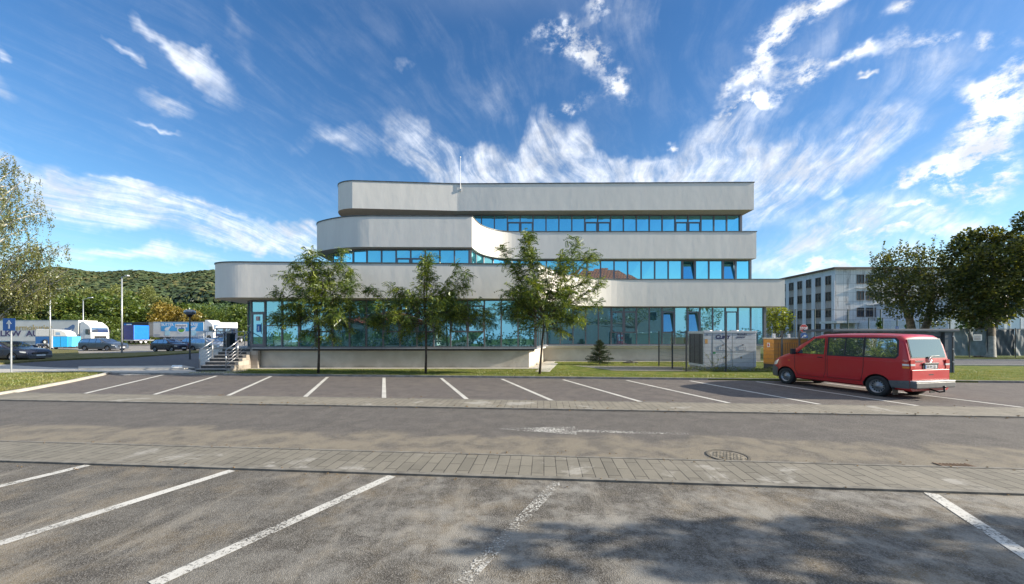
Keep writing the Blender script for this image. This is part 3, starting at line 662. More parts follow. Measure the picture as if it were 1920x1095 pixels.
# storey 3
z0,z1=8.79,10.13; n=21; xs=[-3.0+(15.72+3.0)*i/n for i in range(n+1)]
for i in range(n):
    op=i in (3,4,9,10,16,17); window(Vector((xs[i],25.8)),Vector((xs[i+1],25.8)),z0,z1,(9.62,) if op else (),M_GLASSU,sash=(8.79,9.62) if op else None)
window(Vector((-3.9,25.8)),Vector((-3.0,25.8)),z0,z1,(),M_GLASSU)
bl(MB().box(15.72,15.86,25.72,25.88,z0,z1).build('corner_post',M_FRAME))
# walls behind, cores, floors
c_=MB(); c_.prism([(-15.0,26),(-12.5,24.4),(.3,24.4),(1.6,28.5),(16.5,28.5),(16.5,39.9),(-15.0,39.9)],1.2,3.755,top=False,bot=False)
c_.prism([(-11,29),(15.5,29),(15.5,39.9),(-11,39.9)],5.55,6.94,top=False,bot=False); c_.prism([(-10.5,25.9),(-3.95,25.9),(-3.95,29),(15.3,29),(15.3,39.9),(-10.5,39.9)],8.73,10.14,top=False,bot=False)
bl(c_.build('interior_wall',M_INT))
f_=MB(); f_.prism([(-15.6,24.5),(-14.65,20.95),(-13.4,20.35),(1.1,20.35),(2.3,25.6),(17,25.6),(17,39.8),(-15.6,39.8)],1.0,1.16); bl(f_.build('floor_slab',M_INT))
for q in (-8,-3.4,5.5,10.2,14.1):
    mm=MB().box(q,q+.3,26.6 if q>2 else 22,26.9 if q>2 else 22.3,1.16,3.76); bl(mm.build('column',M_BLIND))
# office furniture glimpsed through the ground floor glass: a plain desk run and cabinets
for q,yy in ((4.2,26.6),(8.8,26.7),(12.6,26.7),(-6,21.6),(-1.8,21.6)):
    mm=MB(); mm.box(q,q+1.5,yy,yy+.7,1.87,1.91); mm.box(q,q+.05,yy,yy+.7,1.16,1.87); mm.box(q+1.45,q+1.5,yy,yy+.7,1.16,1.87); bl(mm.build('desk',simple('desk_wood',(.32,.2,.1),.6) if 'desk_wood' not in MATS else MATS['desk_wood']))
# plinth, sills
mb=MB(); mb.prism([(-14.05,20.32),(.93,20.32),(2.15,25.55),(17.0,25.55),(17.0,39.7),(-15.6,39.7),(-15.6,24.5),(-14.65,21.0)],0,1.0); bl(mb.build('plinth',M_PLINTH))
def sillrun(pts,d0,d1,z0_,z1_,m,name):
    p=V2(pts); a=offset(p,d0); b=offset(p,d1); n=len(p); mb=MB(); vs=[(q.x,q.y,z0_) for q in a]+[(q.x,q.y,z0_) for q in b]+[(q.x,q.y,z1_) for q in a]+[(q.x,q.y,z1_) for q in b]; fs=[]
    for i in range(n-1): fs+=[(i,i+1,2*n+i+1,2*n+i),(2*n+i,2*n+i+1,3*n+i+1,3*n+i),(i+1,i,n+i,n+i+1)]
    fs+=[(0,2*n,3*n,n),(n-1,2*n-1,4*n-1,3*n-1)]
    mb.add(vs,fs); return bl(mb.build(name,m))
sillrun([(-14.02,20.2),(1.26,20.2),(2.36,25.38),(17.25,25.38)],-.10,.3,1.10,1.165,M_SILL,'sill')
sillrun([(-14.02,20.2),(1.22,20.2)],-.02,.12,1.0,1.098,M_TILED,'sill_tiles')
sillrun([(1.22,20.2),(2.34,25.4),(17.2,25.4)],.02,.14,.985,1.098,M_STUCCO,'sill_upstand')
# lightning rod with its bracket
ab=empty('lightning_rod',(XW(863,24.9),24.9,0),0,'thin white mast fixed to the front of the top parapet','mast'); mb=MB(); mb.tube([(0,.03,11.5),(0,.03,13.7)],[.022,.012]); mb.build('mast',M_WHITE,ab)
mb=MB(); mb.lathe((0,.03,13.68),[(.001,0),(.04,.0),(.04,.08),(.001,.1)],n=8); mb.build('tip',M_WHITE,ab); mb=MB(); mb.box(-.05,.05,.0,.06,11.45,11.6); mb.build('bracket',M_GALV,ab)
# ---------------------------------------------------------------- entrance stairs
st=empty('entrance_stairs',(-14.9,18.5,0),0,'dark tiled entrance steps with stainless steel handrails at the left end of the office','stairs')
inv=Matrix.Translation((14.9,-18.5,0))
def sp(o): o.parent=st; o.matrix_parent_inverse=inv; return o
xl,xr=-15.75,-14.05; N=7; rz=1.12/N; y0=18.55
xl2,xr2=-15.7,-14.2
for i in range(N):
    y=y0+i*.28; mb=MB(); yb=y0+N*.28 if i<N-1 else 22.0
    mb.box(xl2,xr2,y,yb,i*rz,(i+1)*rz-.03)
    sp(mb.build('step',M_TILED))
    sp(MB().box(xl2-.01,xr2+.01,y-.02,y+.30,(i+1)*rz-.028,(i+1)*rz).build('tread',M_STONE if 'stone_tread' in MATS else simple('stone_tread',(.42,.40,.38),.6)))
    M_STONE=MATS['stone_tread']
mb=MB(); mb.prism([(-17.0,20.35),(-14.21,20.35),(-14.02,20.55),(-14.6,21.0),(-15.6,24.5),(-15.6,25.5),(-17.0,25.5)],0,1.12); sp(mb.build('landing',M_STUCCO))
mb=MB(); mb.prism([(-17.05,20.30),(-14.2,20.30),(-14.2,21),(-15.5,24.5),(-15.5,25.5),(-17.05,25.5)],1.122,1.16); sp(mb.build('landing_edge',M_STONE))
# side cheek with beige tiles, stepped
pts=[]
for i in range(N): pts+=[(y0+i*.28,i*rz),(y0+i*.28,(i+1)*rz-.005)]
pts=[(y0,0)]+pts[1:]+[(20.42,N*rz-.005),(20.42,0)]
mb=MB(); k=len(pts); vs=[(-14.19,p[0],p[1]) for p in pts]+[(-14.0,p[0],p[1]) for p in pts]
mb.add(vs,[tuple(range(k)),tuple(range(2*k-1,k-1,-1))]+[(i,(i+1)%k,(i+1)%k+k,i+k) for i in range(k)]); sp(mb.build('stair_cheek',M_TILE))
sp(MB().box(-14.0,-13.62,20.0,20.19,0,1.0).build('corner_cladding',M_TILE))
def rail(pts,posts,name='handrail',wires=4):
    mb=MB(); pts=[Vector(p) for p in pts]; mb.tube([p+Vector((0,0,.92)) for p in pts],.024,8)
    for w_ in range(wires):
        mb.tube([p+Vector((0,0,.16+.17*w_)) for p in pts],.008,6)
    o=sp(mb.build(name,M_STEEL,smooth=True))
    for p in posts: p=Vector(p); q=MB().tube([p,p+Vector((0,0,.92))],.021,8).build('post',M_STEEL,o,smooth=True)
    return o
for x in (-15.62,-14.3): rail([(x,y0+.1,rz),(x,y0+6.5*.28,7*rz-.02)],[(x,y0+.12,rz),(x,y0+3.3*.28,4*rz),(x,y0+6.6*.28,7*rz)])
rail([(-16.9,20.45,1.12),(-15.75,20.45,1.12)],[(-16.8,20.45,1.12),(-15.8,20.45,1.12)]); rail([(-16.9,20.5,1.12),(-16.9,25.3,1.12)],[(-16.9,22,1.12),(-16.9,23.6,1.12),(-16.9,25.2,1.12)])
# second flight seen from its side at the left end
for i in range(0): sp(MB().box(-19.5-(5-i)*.3,-19.5-(4-i)*.3+(.0),20.6,22.2,0,(i+1)*.2).build('step',M_TILED))

# bin on the landing
wb=empty('waste_bin',(XW(430,21.4),21.4,1.16),0,'black waste bin standing on the landing beside the glass corner','bin'); mb=MB(); mb.prism([(-.2,-.2),(.2,-.2),(.2,.2),(-.2,.2)],0,.72); mb.build('body',M_BLACK,wb,bev=.02); mb=MB(); mb.prism([(-.23,-.23),(.23,-.23),(.23,.23),(-.23,.23)],.722,.8); mb.build('lid',M_DARK,wb,bev=.02)
# ================================================================ PLANTS
def npmesh(name,V,Fq,m,parent=None):
    me=bpy.data.meshes.new(name); nf,k=Fq.shape
    me.vertices.add(len(V)); me.vertices.foreach_set('co',V.astype(np.float32).ravel())
    me.loops.add(nf*k); me.loops.foreach_set('vertex_index',Fq.astype(np.int32).ravel())
    me.polygons.add(nf); me.polygons.foreach_set('loop_start',np.arange(0,nf*k,k,dtype=np.int32)); me.polygons.foreach_set('loop_total',np.full(nf,k,dtype=np.int32))
    me.materials.append(m); me.update(calc_edges=True); me.validate()
    o=bpy.data.objects.new(name,me); COL.objects.link(o)
    if parent is not None: o.parent=parent
    return o
def frames(dirs,roll=None,up=None):
    """rotation matrices whose x axis is dirs, z axis near up, turned by roll"""
    d=dirs/np.maximum(1e-9,np.linalg.norm(dirs,axis=1,keepdims=True)); u=np.tile([0,0,1.0],(len(d),1)) if up is None else up
    y=np.cross(u,d); y/=np.maximum(1e-6,np.linalg.norm(y,axis=1,keepdims=True)); z=np.cross(d,y)
    if roll is not None:
        c,s=np.cos(roll)[:,None],np.sin(roll)[:,None]; y,z=y*c+z*s,z*c-y*s
    return np.stack([d,y,z],axis=2)
def scatter(tv,tf,M,pos,scale):
    V=np.einsum('nij,mj->nmi',M,tv)*scale[:,None,None]+pos[:,None,:]; n,m_,_=V.shape
    Fq=(tf[None]+(np.arange(n)*m_)[:,None,None]).reshape(-1,tf.shape[1]); return V.reshape(-1,3),Fq
# pinnate leaf, unit long, drooping
def pinnate(pairs=6,droop=.45,w=.30,lw=.11):
    vs=[];fs=[]
    def rp(t): return np.array([t*(1-.25*t*droop),0,-droop*t*t])
    for i in range(pairs):
        t=.18+.8*i/(pairs-1)*.98; c=rp(t); L=w*(1-.45*abs(t-.45))
        for sg in (-1,1):
            a=len(vs); tip=c+np.array([.10*L/w*1.2,sg*L,-.10]); mid=c+(tip-c)*.5
            vs+= [c,mid+np.array([-lw/2,0,.015]),tip,mid+np.array([lw/2,0,.015])]; fs.append([a,a+1,a+2,a+3])
    a=len(vs); c=rp(.97); vs+=[c,c+np.array([.08,-.04,-.05]),c+np.array([.2,0,-.14]),c+np.array([.08,.04,-.05])]; fs.append([a,a+1,a+2,a+3])
    return np.array(vs),np.array(fs)
PIN=pinnate(droop=.75,w=.26,lw=.13)
LEAFQ=(np.array([[0,0,0],[.45,-.34,.06],[1,0,-.04],[.45,.34,.06]]),np.array([[0,1,2,3]]))
def bez(a,b,c,n):
    a,b,c=map(np.array,(a,b,c)); t=np.linspace(0,1,n)[:,None]; return (1-t)**2*a+2*t*(1-t)*b+t*t*c
def locust(name,label,base,tips,crown0,forks,Y,leaf=.34,n_side=5.6,seed=1,dens=1.0,dz=-.18):
    rs=np.random.default_rng(seed); e=empty(name,base,0,label,'tree','young locust trees in the lawn strip'); B=np.array(base)
    tb=MB(); lp=[];ld=[]
    fork=np.array(crown0)-B
    tw=[(0,0,0),(fork[0]*.2+.02,0,fork[2]*.35),(fork[0]*.7,.02,fork[2]*.75),tuple(fork)]
    tb.tube(tw,[.062,.052,.047,.042],9); o=tb.build('trunk',M_BARK,e,smooth=True)
    bb=MB()
    def limb(p0,p1,r0,lv):
        p0=np.array(p0);p1=np.array(p1); d=p1-p0; L=np.linalg.norm(d)
        mid=p0+d*.5+np.array([0,0,L*.10])+rs.normal(0,.05*L,3); c=bez(p0,mid,p1,9 if lv==0 else 5)
        bb.tube([tuple(q) for q in c],list(np.linspace(r0,max(.003,r0*.25),len(c))),5 if lv else 6,cap=False)
        if lv==0:
            ns=int(n_side*max(1,L)*dens)
            for k in range(ns):
                t=rs.uniform(.12,.97); i=int(t*8); q=c[i]+(c[min(i+1,8)]-c[i])*(t*8-i); tan=c[min(i+1,8)]-c[max(i-1,0)]; tan/=np.linalg.norm(tan)
                s=rs.normal(0,1,3); s-=tan*s.dot(tan); s/=np.linalg.norm(s)+1e-6; dr=tan*.65+s*.75+np.array([0,0,.08]); sl=(.28+.55*(1-t))*min(1.0,.4+L*.3)*rs.uniform(.6,1.2)
                limb(q,q+dr/np.linalg.norm(dr)*sl,.008,1)
        step=.046 if lv else .065
        m=int(L/step); side=1
        for k in range(m):
            t=.25+.75*(k+1)/m if lv else .45+.55*(k+1)/m
            if t>1: break
            i=min(int(t*(len(c)-1)),len(c)-2); q=c[i]+(c[i+1]-c[i])*(t*(len(c)-1)-i); tan=c[i+1]-c[i]; tan/=np.linalg.norm(tan)+1e-9
            ax=np.cross(tan,[0,0,1.0])+1e-4; ax/=np.linalg.norm(ax); side=-side
            dr=tan*.40+ax*side*.75+rs.normal(0,.42,3)+np.array([0,0,dz]); lp.append(q); ld.append(dr)
    for (px,py,dy) in tips:
        Yt=Y+dy; tip=np.array(P(px,py,Yt))-B
        hh=rs.uniform(0,1); f0=fork*(1-.0)+np.array([0,0,0])
        # high tips leave the leader higher up
        z0=fork[2]+max(0,(tip[2]-fork[2]))*rs.uniform(.02,.35); f0=np.array([fork[0]+(tip[0]-fork[0])*.06,0+dy*.05,z0]); limb(f0,tip,.024,0)
    top=max(tips,key=lambda q:-q[1]); tp=np.array(P(top[0],top[1],Y))-B
    limb(fork,tp,.036,0)
    bb.build('branches',M_BARK,e,smooth=True)
    lp=np.array(lp);ld=np.array(ld); n=len(lp)
    V,Fq=scatter(*PIN,frames(ld,rs.normal(0,.8,n)),lp,leaf*rs.uniform(.6,1.15,n)); npmesh('leaves',V,Fq,M_LOCUST,e); return e
Yt=17.4
locust('locust_tree','young locust tree in front of the left part of the office, nearest the entrance steps',G(597,702.3)+Vector((0,0,.05)),
  [(587,466,0),(551,488,.4),(534,513,-.3),(513,545,.2),(506,588,-.1),(517,600,.5),(563,632,-.4),(600,640,.6),(625,636,-.7),(660,614,.2),(679,566,0),(674,530,-.3),(660,508,.3),(643,469,0),(615,500,.8),(570,540,-.9),(630,560,1.1),(560,590,1.1),(640,590,-1.1),(600,600,-1.0),(540,566,.9),(605,530,-.8),(655,560,.9)],
  P(597,606,Yt),0,Yt,seed=3)
locust('locust_tree','low wide young locust tree with a narrow top spike, middle of the three lawn trees',G(798,702.6)+Vector((0,0,.05)),
  [(803,478,0),(860,499,.2),(878,512,-.3),(871,540,.4),(897,567,-.5),(921,600,0),(915,578,.5),(833,628,-.4),(790,632,.5),(750,626,.2),(700,606,-.3),(684,600,.1),(686,538,.2),(726,533,-.4),(750,550,.6),(710,570,-.6),(770,560,1.0),(830,560,-1.0),(860,590,.9),(740,590,-.9),(810,590,1.1),(795,530,-.5),(820,600,-1.0)],
  P(799,607,Yt),0,Yt,seed=5)
Yt3=17.0
locust('locust_tree','tallest young locust tree with several upright shoots, beside the plinth corner',G(1012,703.5)+Vector((0,0,.05)),
  [(989,435,0),(941,465,.3),(1083,446,-.2),(1114,478,.2),(1130,531,0),(1122,572,-.3),(925,572,.2),(944,550,-.3),(957,592,.4),(977,616,-.3),(1064,625,.2),(1095,598,.5),(1030,500,.8),(1050,480,-.5),(1000,520,-1.0),(970,510,.5),(1060,540,1.1),(1090,545,-1.0),(980,570,1.1),(1020,600,-1.0),(1050,590,.9),(1010,560,.9),(960,540,-.9),(1100,520,.8)],
  P(1020,614,Yt3),0,Yt3,seed=9,dens=1.0,dz=.12)
# small spruce
def spruce(base,h,r,label,seed=2):
    rs=np.random.default_rng(seed); e=empty('spruce',base,0,label,'spruce'); MB().tube([(0,0,0),(0,0,h)],[.03,.006],6).build('trunk',M_BARK,e)
    lp=[];ld=[];bb=MB()
    for k in range(150):
        t=(k+.5)/150; z=h*(.06+.92*t); L=r*(1-t)**.85*rs.uniform(.7,1.15)+.03; a=rs.uniform(0,2*PI); d=np.array([math.cos(a),math.sin(a),.1+.5*t]); p0=np.array([0,0,z]); p1=p0+d*L+np.array([0,0,-.10*L])
        bb.tube([tuple(p0),tuple(p1)],[.008,.003],4,cap=False)
        for q in np.linspace(.15,1,int(8+L*40)):
            c=p0+(p1-p0)*q; sd=np.array([-d[1],d[0],0]); 
            for _ in range(3): lp.append(c); ld.append(d*.7+sd*rs.uniform(-1,1)+rs.normal(0,.35,3))
    bb.build('branches',M_BARK,e); lp=np.array(lp);ld=np.array(ld); n=len(lp)
    V,Fq=scatter(LEAFQ[0]*np.array([1,.35,.5]),LEAFQ[1],frames(ld,rs.uniform(-1,1,n)),lp,rs.uniform(.05,.11,n)); npmesh('needles',V,Fq,M_SPRUCE,e)
spruce(G(1124,685.5)+Vector((0,0,.05)),1.5,.82,'small young spruce growing in the lawn in front of the plinth')
# blob-crowned trees: lumps = list of (centre, radii, leaves)
def lumps_leaves(lumps,size,rs,shell=.55,droop=0.0):
    lp=[];ld=[]
    for (c,r,n) in lumps:
        d=rs.normal(0,1,(n,3)); d/=np.linalg.norm(d,axis=1,keepdims=True); q=rs.uniform(shell,1.05,(n,1))**.6
        p=np.array(c)+d*q*np.array(r)*(1+.18*np.sin(d[:,:1]*7+d[:,1:2]*5)); lp.append(p); dd=d+rs.normal(0,.55,(n,3)); dd[:,2]-=droop; ld.append(dd)
    lp=np.concatenate(lp);ld=np.concatenate(ld); n=len(lp)
    return scatter(*LEAFQ,frames(ld,rs.uniform(-1.2,1.2,n)),lp,size*rs.uniform(.6,1.3,n))
def big_tree(name,label,base,trunk,limbs,lumps,m,size,seed,mt=None,group=None,cat='tree',shoots=()):
    rs=np.random.default_rng(seed); e=empty(name,base,0,label,cat,group); mt=mt or M_BARKL
    tb=MB()
    for pts,rad in trunk: tb.tube(pts,rad,10)
    tb.build('trunk',mt,e,smooth=True); bb=MB(); k=0
    for a,b,r in limbs:
        c=bez(a,(np.array(a)+np.array(b))/2+rs.normal(0,.25,3),b,6); bb.tube([tuple(q) for q in c],list(np.linspace(r,r*.25,6)),6,cap=False); k+=1
    V,Fq=lumps_leaves(lumps,size,rs)
    if shoots:
        sv=[];
        for (a,b,n) in shoots:
            b=tuple(np.array(a)+(np.array(b)-np.array(a))*1.25); bb.tube([a,b],[.03,.008],4,cap=False); t=rs.uniform(0,1,(n,1)); p=np.array(a)+(np.array(b)-np.array(a))*t+rs.normal(0,.10,(n,3))*(1.3-t); d=rs.normal(0,1,(n,3))+np.array([0,0,.8]); sv.append(scatter(*LEAFQ,frames(d,rs.uniform(-1,1,n)),p,size*rs.uniform(.7,1.2,n)))
        for v,f in sv: Fq=np.concatenate([Fq,f+len(V)]); V=np.concatenate([V,v])
    if k or shoots: bb.build('branches',mt,e,smooth=True)
    npmesh('leaves',V,Fq,m,e); return e
def rel(px,py,Y,B,dy=0):
    v=P(px,py,Y+dy); return (v.x-B[0],v.y-B[1],v.z-B[2])
# the two big trees at the right
rs0=np.random.default_rng(11)
def px_lumps(spec,Y,B,dens):
    out=[]
    for (px,py,rx,rz,dy) in spec:
        k=Y/F; c=rel(px,py,Y,B,dy); r=(rx*k,rx*k*.9,rz*k); out.append((c,r,int(dens*(rx*k)*(rz*k)+60)))
    return out
Ya=34.0; Ba=(XW(1722,Ya),Ya,0)
spA=[(1668,530,30,38,.4),(1655,500,16,24,-.4),(1690,500,30,34,0),(1700,550,34,34,-1.5),(1735,500,32,34,.5),(1757,520,28,40,0),(1762,560,22,30,-1.5),(1745,570,36,30,-1.2),(1690,580,24,16,0),(1715,540,30,40,1.8),(1650,545,18,20,-1),(1755,598,24,14,1)]
big_tree('maple_tree','double trunked tree with upright leafy shoots on top, behind the grey cabinet',Ba,
  [([(-.5,0,0),(-.45,0,1.4),rel(1706,600,Ya,Ba),rel(1690,560,Ya,Ba)],[.38,.33,.27,.17]),([(.35,.1,0),(.4,.1,1.5),rel(1740,600,Ya,Ba),rel(1746,560,Ya,Ba)],[.36,.3,.26,.18])],
  [(rel(1690,560,Ya,Ba),rel(q[0],q[1],Ya,Ba,q[4]),.13) for q in spA[:5]]+[(rel(1746,560,Ya,Ba),rel(q[0],q[1],Ya,Ba,q[4]),.13) for q in spA[5:]],
  px_lumps(spA,Ya,Ba,560),M_MAPLE,.19,21,shoots=[(rel(a,b,Ya,Ba,d),rel(a+c,e2,Ya,Ba,d),46) for a,b,c,e2,d in ((1640,510,-6,480,0),(1655,500,2,462,.4),(1668,495,0,475,-.4),(1684,490,4,456,0),(1700,490,0,462,.6),(1716,490,4,460,-.5),(1728,490,2,478,0),(1745,480,8,446,0),(1735,485,-2,462,.3),(1762,490,4,458,.5),(1640,540,-10,520,0))])
Yb=31.0; Bb=(XW(1846,Yb),Yb,0)
spB=[(1806,490,30,40,0),(1802,530,20,28,-1),(1830,470,34,36,.5),(1850,510,40,44,-1.5),(1880,480,30,40,0),(1900,520,26,40,.8),(1825,550,32,36,-1.2),(1870,560,34,36,-1.4),(1890,560,22,34,0),(1838,590,26,24,-1.3),(1860,590,24,20,.5),(1850,450,24,22,0),(1815,455,20,22,.3),(1895,455,20,18,.5),(1812,580,20,20,0),(1850,530,40,50,2)]
maple=big_tree('maple_tree','large dense maple with a whitewashed trunk in front of the tarpaulin fence',Bb,
  [([(.0,0,0),(.02,0,1.2),(.05,0,2.3),rel(1846,600,Yb,Bb)],[.62,.56,.54,.40]),([(.05,0,2.2),rel(1826,600,Yb,Bb),rel(1815,560,Yb,Bb)],[.42,.27,.18]),([(.05,0,2.2),rel(1870,590,Yb,Bb),rel(1885,550,Yb,Bb)],[.45,.33,.2])],
  [(rel(1846,600,Yb,Bb),rel(q[0],q[1],Yb,Bb,q[4]),.16) for q in spB],px_lumps(spB,Yb,Bb,600),M_MAPLE,.24,22)
mb=MB(); mb.tube([(0,0,.05),(.02,0,1.2),(.035,0,1.75)],[.632,.572,.562],12,cap=False); mb.build('whitewash',simple('whitewash',(.36,.35,.33),.9,var=.25,scale=5,bs=.5),maple,smooth=True)
Yc=29.0; Bc=(XW(1972,Yc),Yc,0)
spC=[(1945,440,34,40,0),(1930,480,30,36,-1),(1960,500,40,50,0),(1925,415,16,18,0),(1950,560,36,30,0),(1985,450,40,50,0),(1918,505,12,18,0)]
big_tree('maple_tree','dark tree crown reaching in at the right edge of the photo',Bc,[([(0,0,0),(0,0,3),(-.3,0,5)],[.45,.38,.25])],[((-.3,0,4.5),rel(q[0],q[1],Yc,Bc,q[4]),.14) for q in spC],px_lumps(spC,Yc,Bc,520),M_MAPLE,.24,23)
# yellow-green tree by the building corner
Yd=29.5; Bd=(XW(1462,Yd),Yd,0)
spD=[(1460,600,20,22,0),(1447,612,14,16,-.3),(1470,612,13,15,.2),(1455,585,16,12,0),(1468,590,12,12,.3),(1440,595,9,14,0),(1476,600,7,10,0)]
big_tree('small_tree','small bright yellow green tree at the right corner of the office behind the orange container',Bd,[([(0,0,0),(0,0,1.6)],[.06,.05])],[((0,0,1.5),rel(q[0],q[1],Yd,Bd,q[4]),.03) for q in spD],px_lumps(spD,Yd,Bd,650),M_YELLOW,.16,24,mt=M_BARK)
# thujas and bushes behind the fences
def thuja(px,top,base,w_,Y,label,seed):
    b=(XW(px,Y),Y,0); h=ZW(top,Y); r=w_*Y/F/2
    L=[((0,0,h*(i+.5)/6),(r*(1.05-(i/6)**1.4*.95),r*(1.05-(i/6)**1.4*.95),h/8),110) for i in range(6)]
    big_tree('thuja',label,b,[([(0,0,0),(0,0,h*.6)],[.06,.03])],[],L,M_THUJA,.22,seed,mt=M_BARK,cat='thuja',group='thujas behind the fences')
thuja(1648,599,650,11,42,'narrow green thuja in front of the old apartment block between two fence posts',31)
thuja(1703,607,650,12,44,'low pointed thuja at the foot of the old block beside the double trunk',32)
thuja(1802,591,650,22,40,'dark broad thuja in front of the white annex between the two big trees',33)
thuja(1817,598,650,14,41,'slimmer thuja close to the left of the maple trunk',34)
# birch at the left edge
Ye=30.0; Be=(XW(-42,Ye),Ye,0)
def birch():
    rs=np.random.default_rng(41); e=empty('birch_tree',Be,0,'tall weeping birch with sparse olive leaves at the left edge of the photo','tree')
    top=np.array(rel(-25,262,Ye,Be)); tr=bez((0,0,0),(.3,0,top[2]*.5),top,12); MB().tube([tuple(q) for q in tr],list(np.linspace(.3,.03,12)),9).build('trunk',M_BIRCH,e,smooth=True)
    bb=MB(); tw_=MB(); lp=[];ld=[]
    tips=[(20,292),(42,312),(62,330),(78,372),(92,398),(60,395),(30,350),(10,300),(125,458),(112,452),(80,455),(128,506),(108,502),(138,512),(60,515),(85,525),(40,470),(20,420),(0,330),(-20,300),(105,525),(70,530),(35,535),(10,520),(-60,330),(-100,400),(-120,480),(-90,530),(-40,420),(-60,500),(0,470),(50,430),(95,500),(15,535),(-20,530),(120,520),(60,520),(30,525),(95,530)]
    for (px,py) in tips+[(p_[0]-rs.uniform(5,50),min(535,p_[1]+rs.uniform(0,60))) for p_ in tips]:
        dy=rs.uniform(-2.6,2.6)*(.3 if px>100 else 1); tip=np.array(rel(px,py,Ye,Be,dy)); z0=max(2.5,tip[2]-abs(tip[0])*.55-rs.uniform(.3,1.5)); i=min(11,int(z0/top[2]*11)); p0=tr[i]
        mid=(p0+tip)/2+np.array([0,0,.9]); c=bez(p0,mid,tip,9); bb.tube([tuple(q) for q in c],list(np.linspace(.085,.012,9)),5,cap=False)
        L=np.linalg.norm(tip-p0)
        for k in range(int(L*3.1)+5):
            t=rs.uniform(.28,1.0)**.8; j=min(7,int(t*8)); q=c[j]+(c[j+1]-c[j])*(t*8-j); off=rs.normal(0,.30,3)*np.array([1,1,.5]); s0=q+off
            dl=min(rs.uniform(.4,1.5)*(1.2 if t>.6 else .8),max(.2,s0[2]-3.0-rs.uniform(0,.8))); drift=rs.normal(0,.12,2); pts=[q,s0+np.array([0,0,.1]),s0+np.array([drift[0],drift[1],-dl*.5]),s0+np.array([drift[0]*1.5,drift[1]*1.5,-dl])]
            tw_.tube([tuple(v) for v in pts],[.006,.005,.003,.002],3,cap=False)
            n=int(dl*25); tt=rs.uniform(0,1,n); 
            for u in tt: lp.append(pts[1]+(pts[3]-pts[1])*u+rs.normal(0,.06,3)); ld.append(rs.normal(0,.6,3)+np.array([0,0,-.9]))
    bb.build('branches',M_BIRCH,e,smooth=True); tw_.build('twigs',M_BARKL,e); lp=np.array(lp);ld=np.array(ld); n=len(lp); V,Fq=scatter(*LEAFQ,frames(ld,rs.uniform(-2,2,n)),lp,.115*rs.uniform(.6,1.3,n)); npmesh('leaves',V,Fq,M_BIRCHL,e)
birch()
# belt of trees beyond the car park
def belt_variant(seed,h,w_,m,size,pop=False):
    rs=np.random.default_rng(seed); e=empty('woodland_tree',(0,0,0)); 
    MB().tube([(0,0,0),(.1,0,h*.35),(0,.1,h*.7)],[.16,.12,.06],6).build('trunk',M_BARKL,e)
    L=[]
    for i in range(9 if not pop else 7):
        z=h*(.22+.70*rs.uniform(0,1)); k=1-.6*(z/h)**2; a=rs.uniform(0,2*PI); rr=w_*.30*k*rs.uniform(.4,1.1); r=w_*rs.uniform(.20,.32)*(.55+.45*k)
        L.append(((rr*math.cos(a),rr*math.sin(a),z),(r,r,r*(1.5 if pop else 1.0)),int(330*(1 if not pop else .9))))
    L.append(((0,0,h*.9),(w_*.16,w_*.16,h*.12),170)); L.append(((0,0,h*.28),(w_*.42,w_*.42,h*.26),700))
    V,Fq=lumps_leaves(L,size,rs,.4); npmesh('leaves',V,Fq,m,e); return e
VAR=[belt_variant(51,8.5,7.5,M_BAND,.42),belt_variant(52,9.5,7,M_BAND,.42),belt_variant(53,11.5,5,M_BANDG,.36,True),belt_variant(54,12,4.5,M_BANDG,.36,True),belt_variant(55,7.5,7.5,M_BANDY,.38),belt_variant(56,7.5,8,M_BAND,.42)]
used=set()
# (px, top y, Y, variant)
bt=[(-90,560,84,0),(-40,556,88,1),(0,550,86,0),(25,562,80,5),(48,548,92,1),(72,556,84,0),(98,552,90,1),(118,560,82,0),(142,549,95,2),(150,562,84,5),(166,541,96,3),(180,556,86,0),(196,552,92,1),(206,545,97,2),(219,535,100,3),(232,560,84,5),(238,548,98,2),(252,556,90,1),(268,546,98,3),(282,540,100,2),(292,552,95,3),(300,568,86,4),(314,560,96,2),(322,574,88,4),(338,580,88,4),(350,572,94,0),(364,583,86,4),(378,578,92,5),(395,574,96,1),(410,584,86,0),(424,576,92,1),(440,574,96,0),(455,580,88,5),(478,578,92,1),(130,592,76,5),(190,596,78,5),(10,590,76,5),(60,592,76,0),(220,596,80,0)]
kinds={0:'round green tree',1:'tall dense green tree',2:'pale silvery poplar',3:'slender pale poplar',4:'orange brown autumn tree',5:'low spreading green tree'}
def where(px):
    if px<20: return 'behind the white trailer at the left edge of the photo'
    if px<60: return 'behind the first letters on the white trailer'
    if px<110: return 'above the trailer beside the lamp with the long arm'
    if px<160: return 'behind the front end of the white trailer'
    if px<200: return 'just right of the white truck cab'
    if px<226: return 'left of the tall lamp post by the grey hatchback'
    if px<262: return 'above the blue tarpaulin trailer'
    if px<310: return 'behind the rear end of the dairy truck'
    if px<360: return 'behind the middle of the dairy truck'
    if px<405: return 'behind the white cab of the dairy truck'
    return 'beside the curved left end of the office'
hts={0:8.5,1:9.5,2:11.5,3:12,4:7.5,5:7.5}
seen={}
for i,(px,top,Y,v) in enumerate(bt):
    o=VAR[v] if v not in used else copy_tree(VAR[v]); used.add(v)
    zb=lotz(XW(px,Y),Y)*.9; h=ZW(top,Y)-zb; k=h/hts[v]; s=random.uniform(.95,1.2); o.location=(XW(px,Y),Y,zb); o.scale=(k*s,k*s,k); o.rotation_euler=(0,0,random.uniform(0,6))
    lab=kinds[v]+' '+where(px); seen[lab]=seen.get(lab,0)+1
    if seen[lab]>1: lab+=(', rear' if Y>90 else ', front')
    tag(o,lab,'tree','trees beyond the car park')
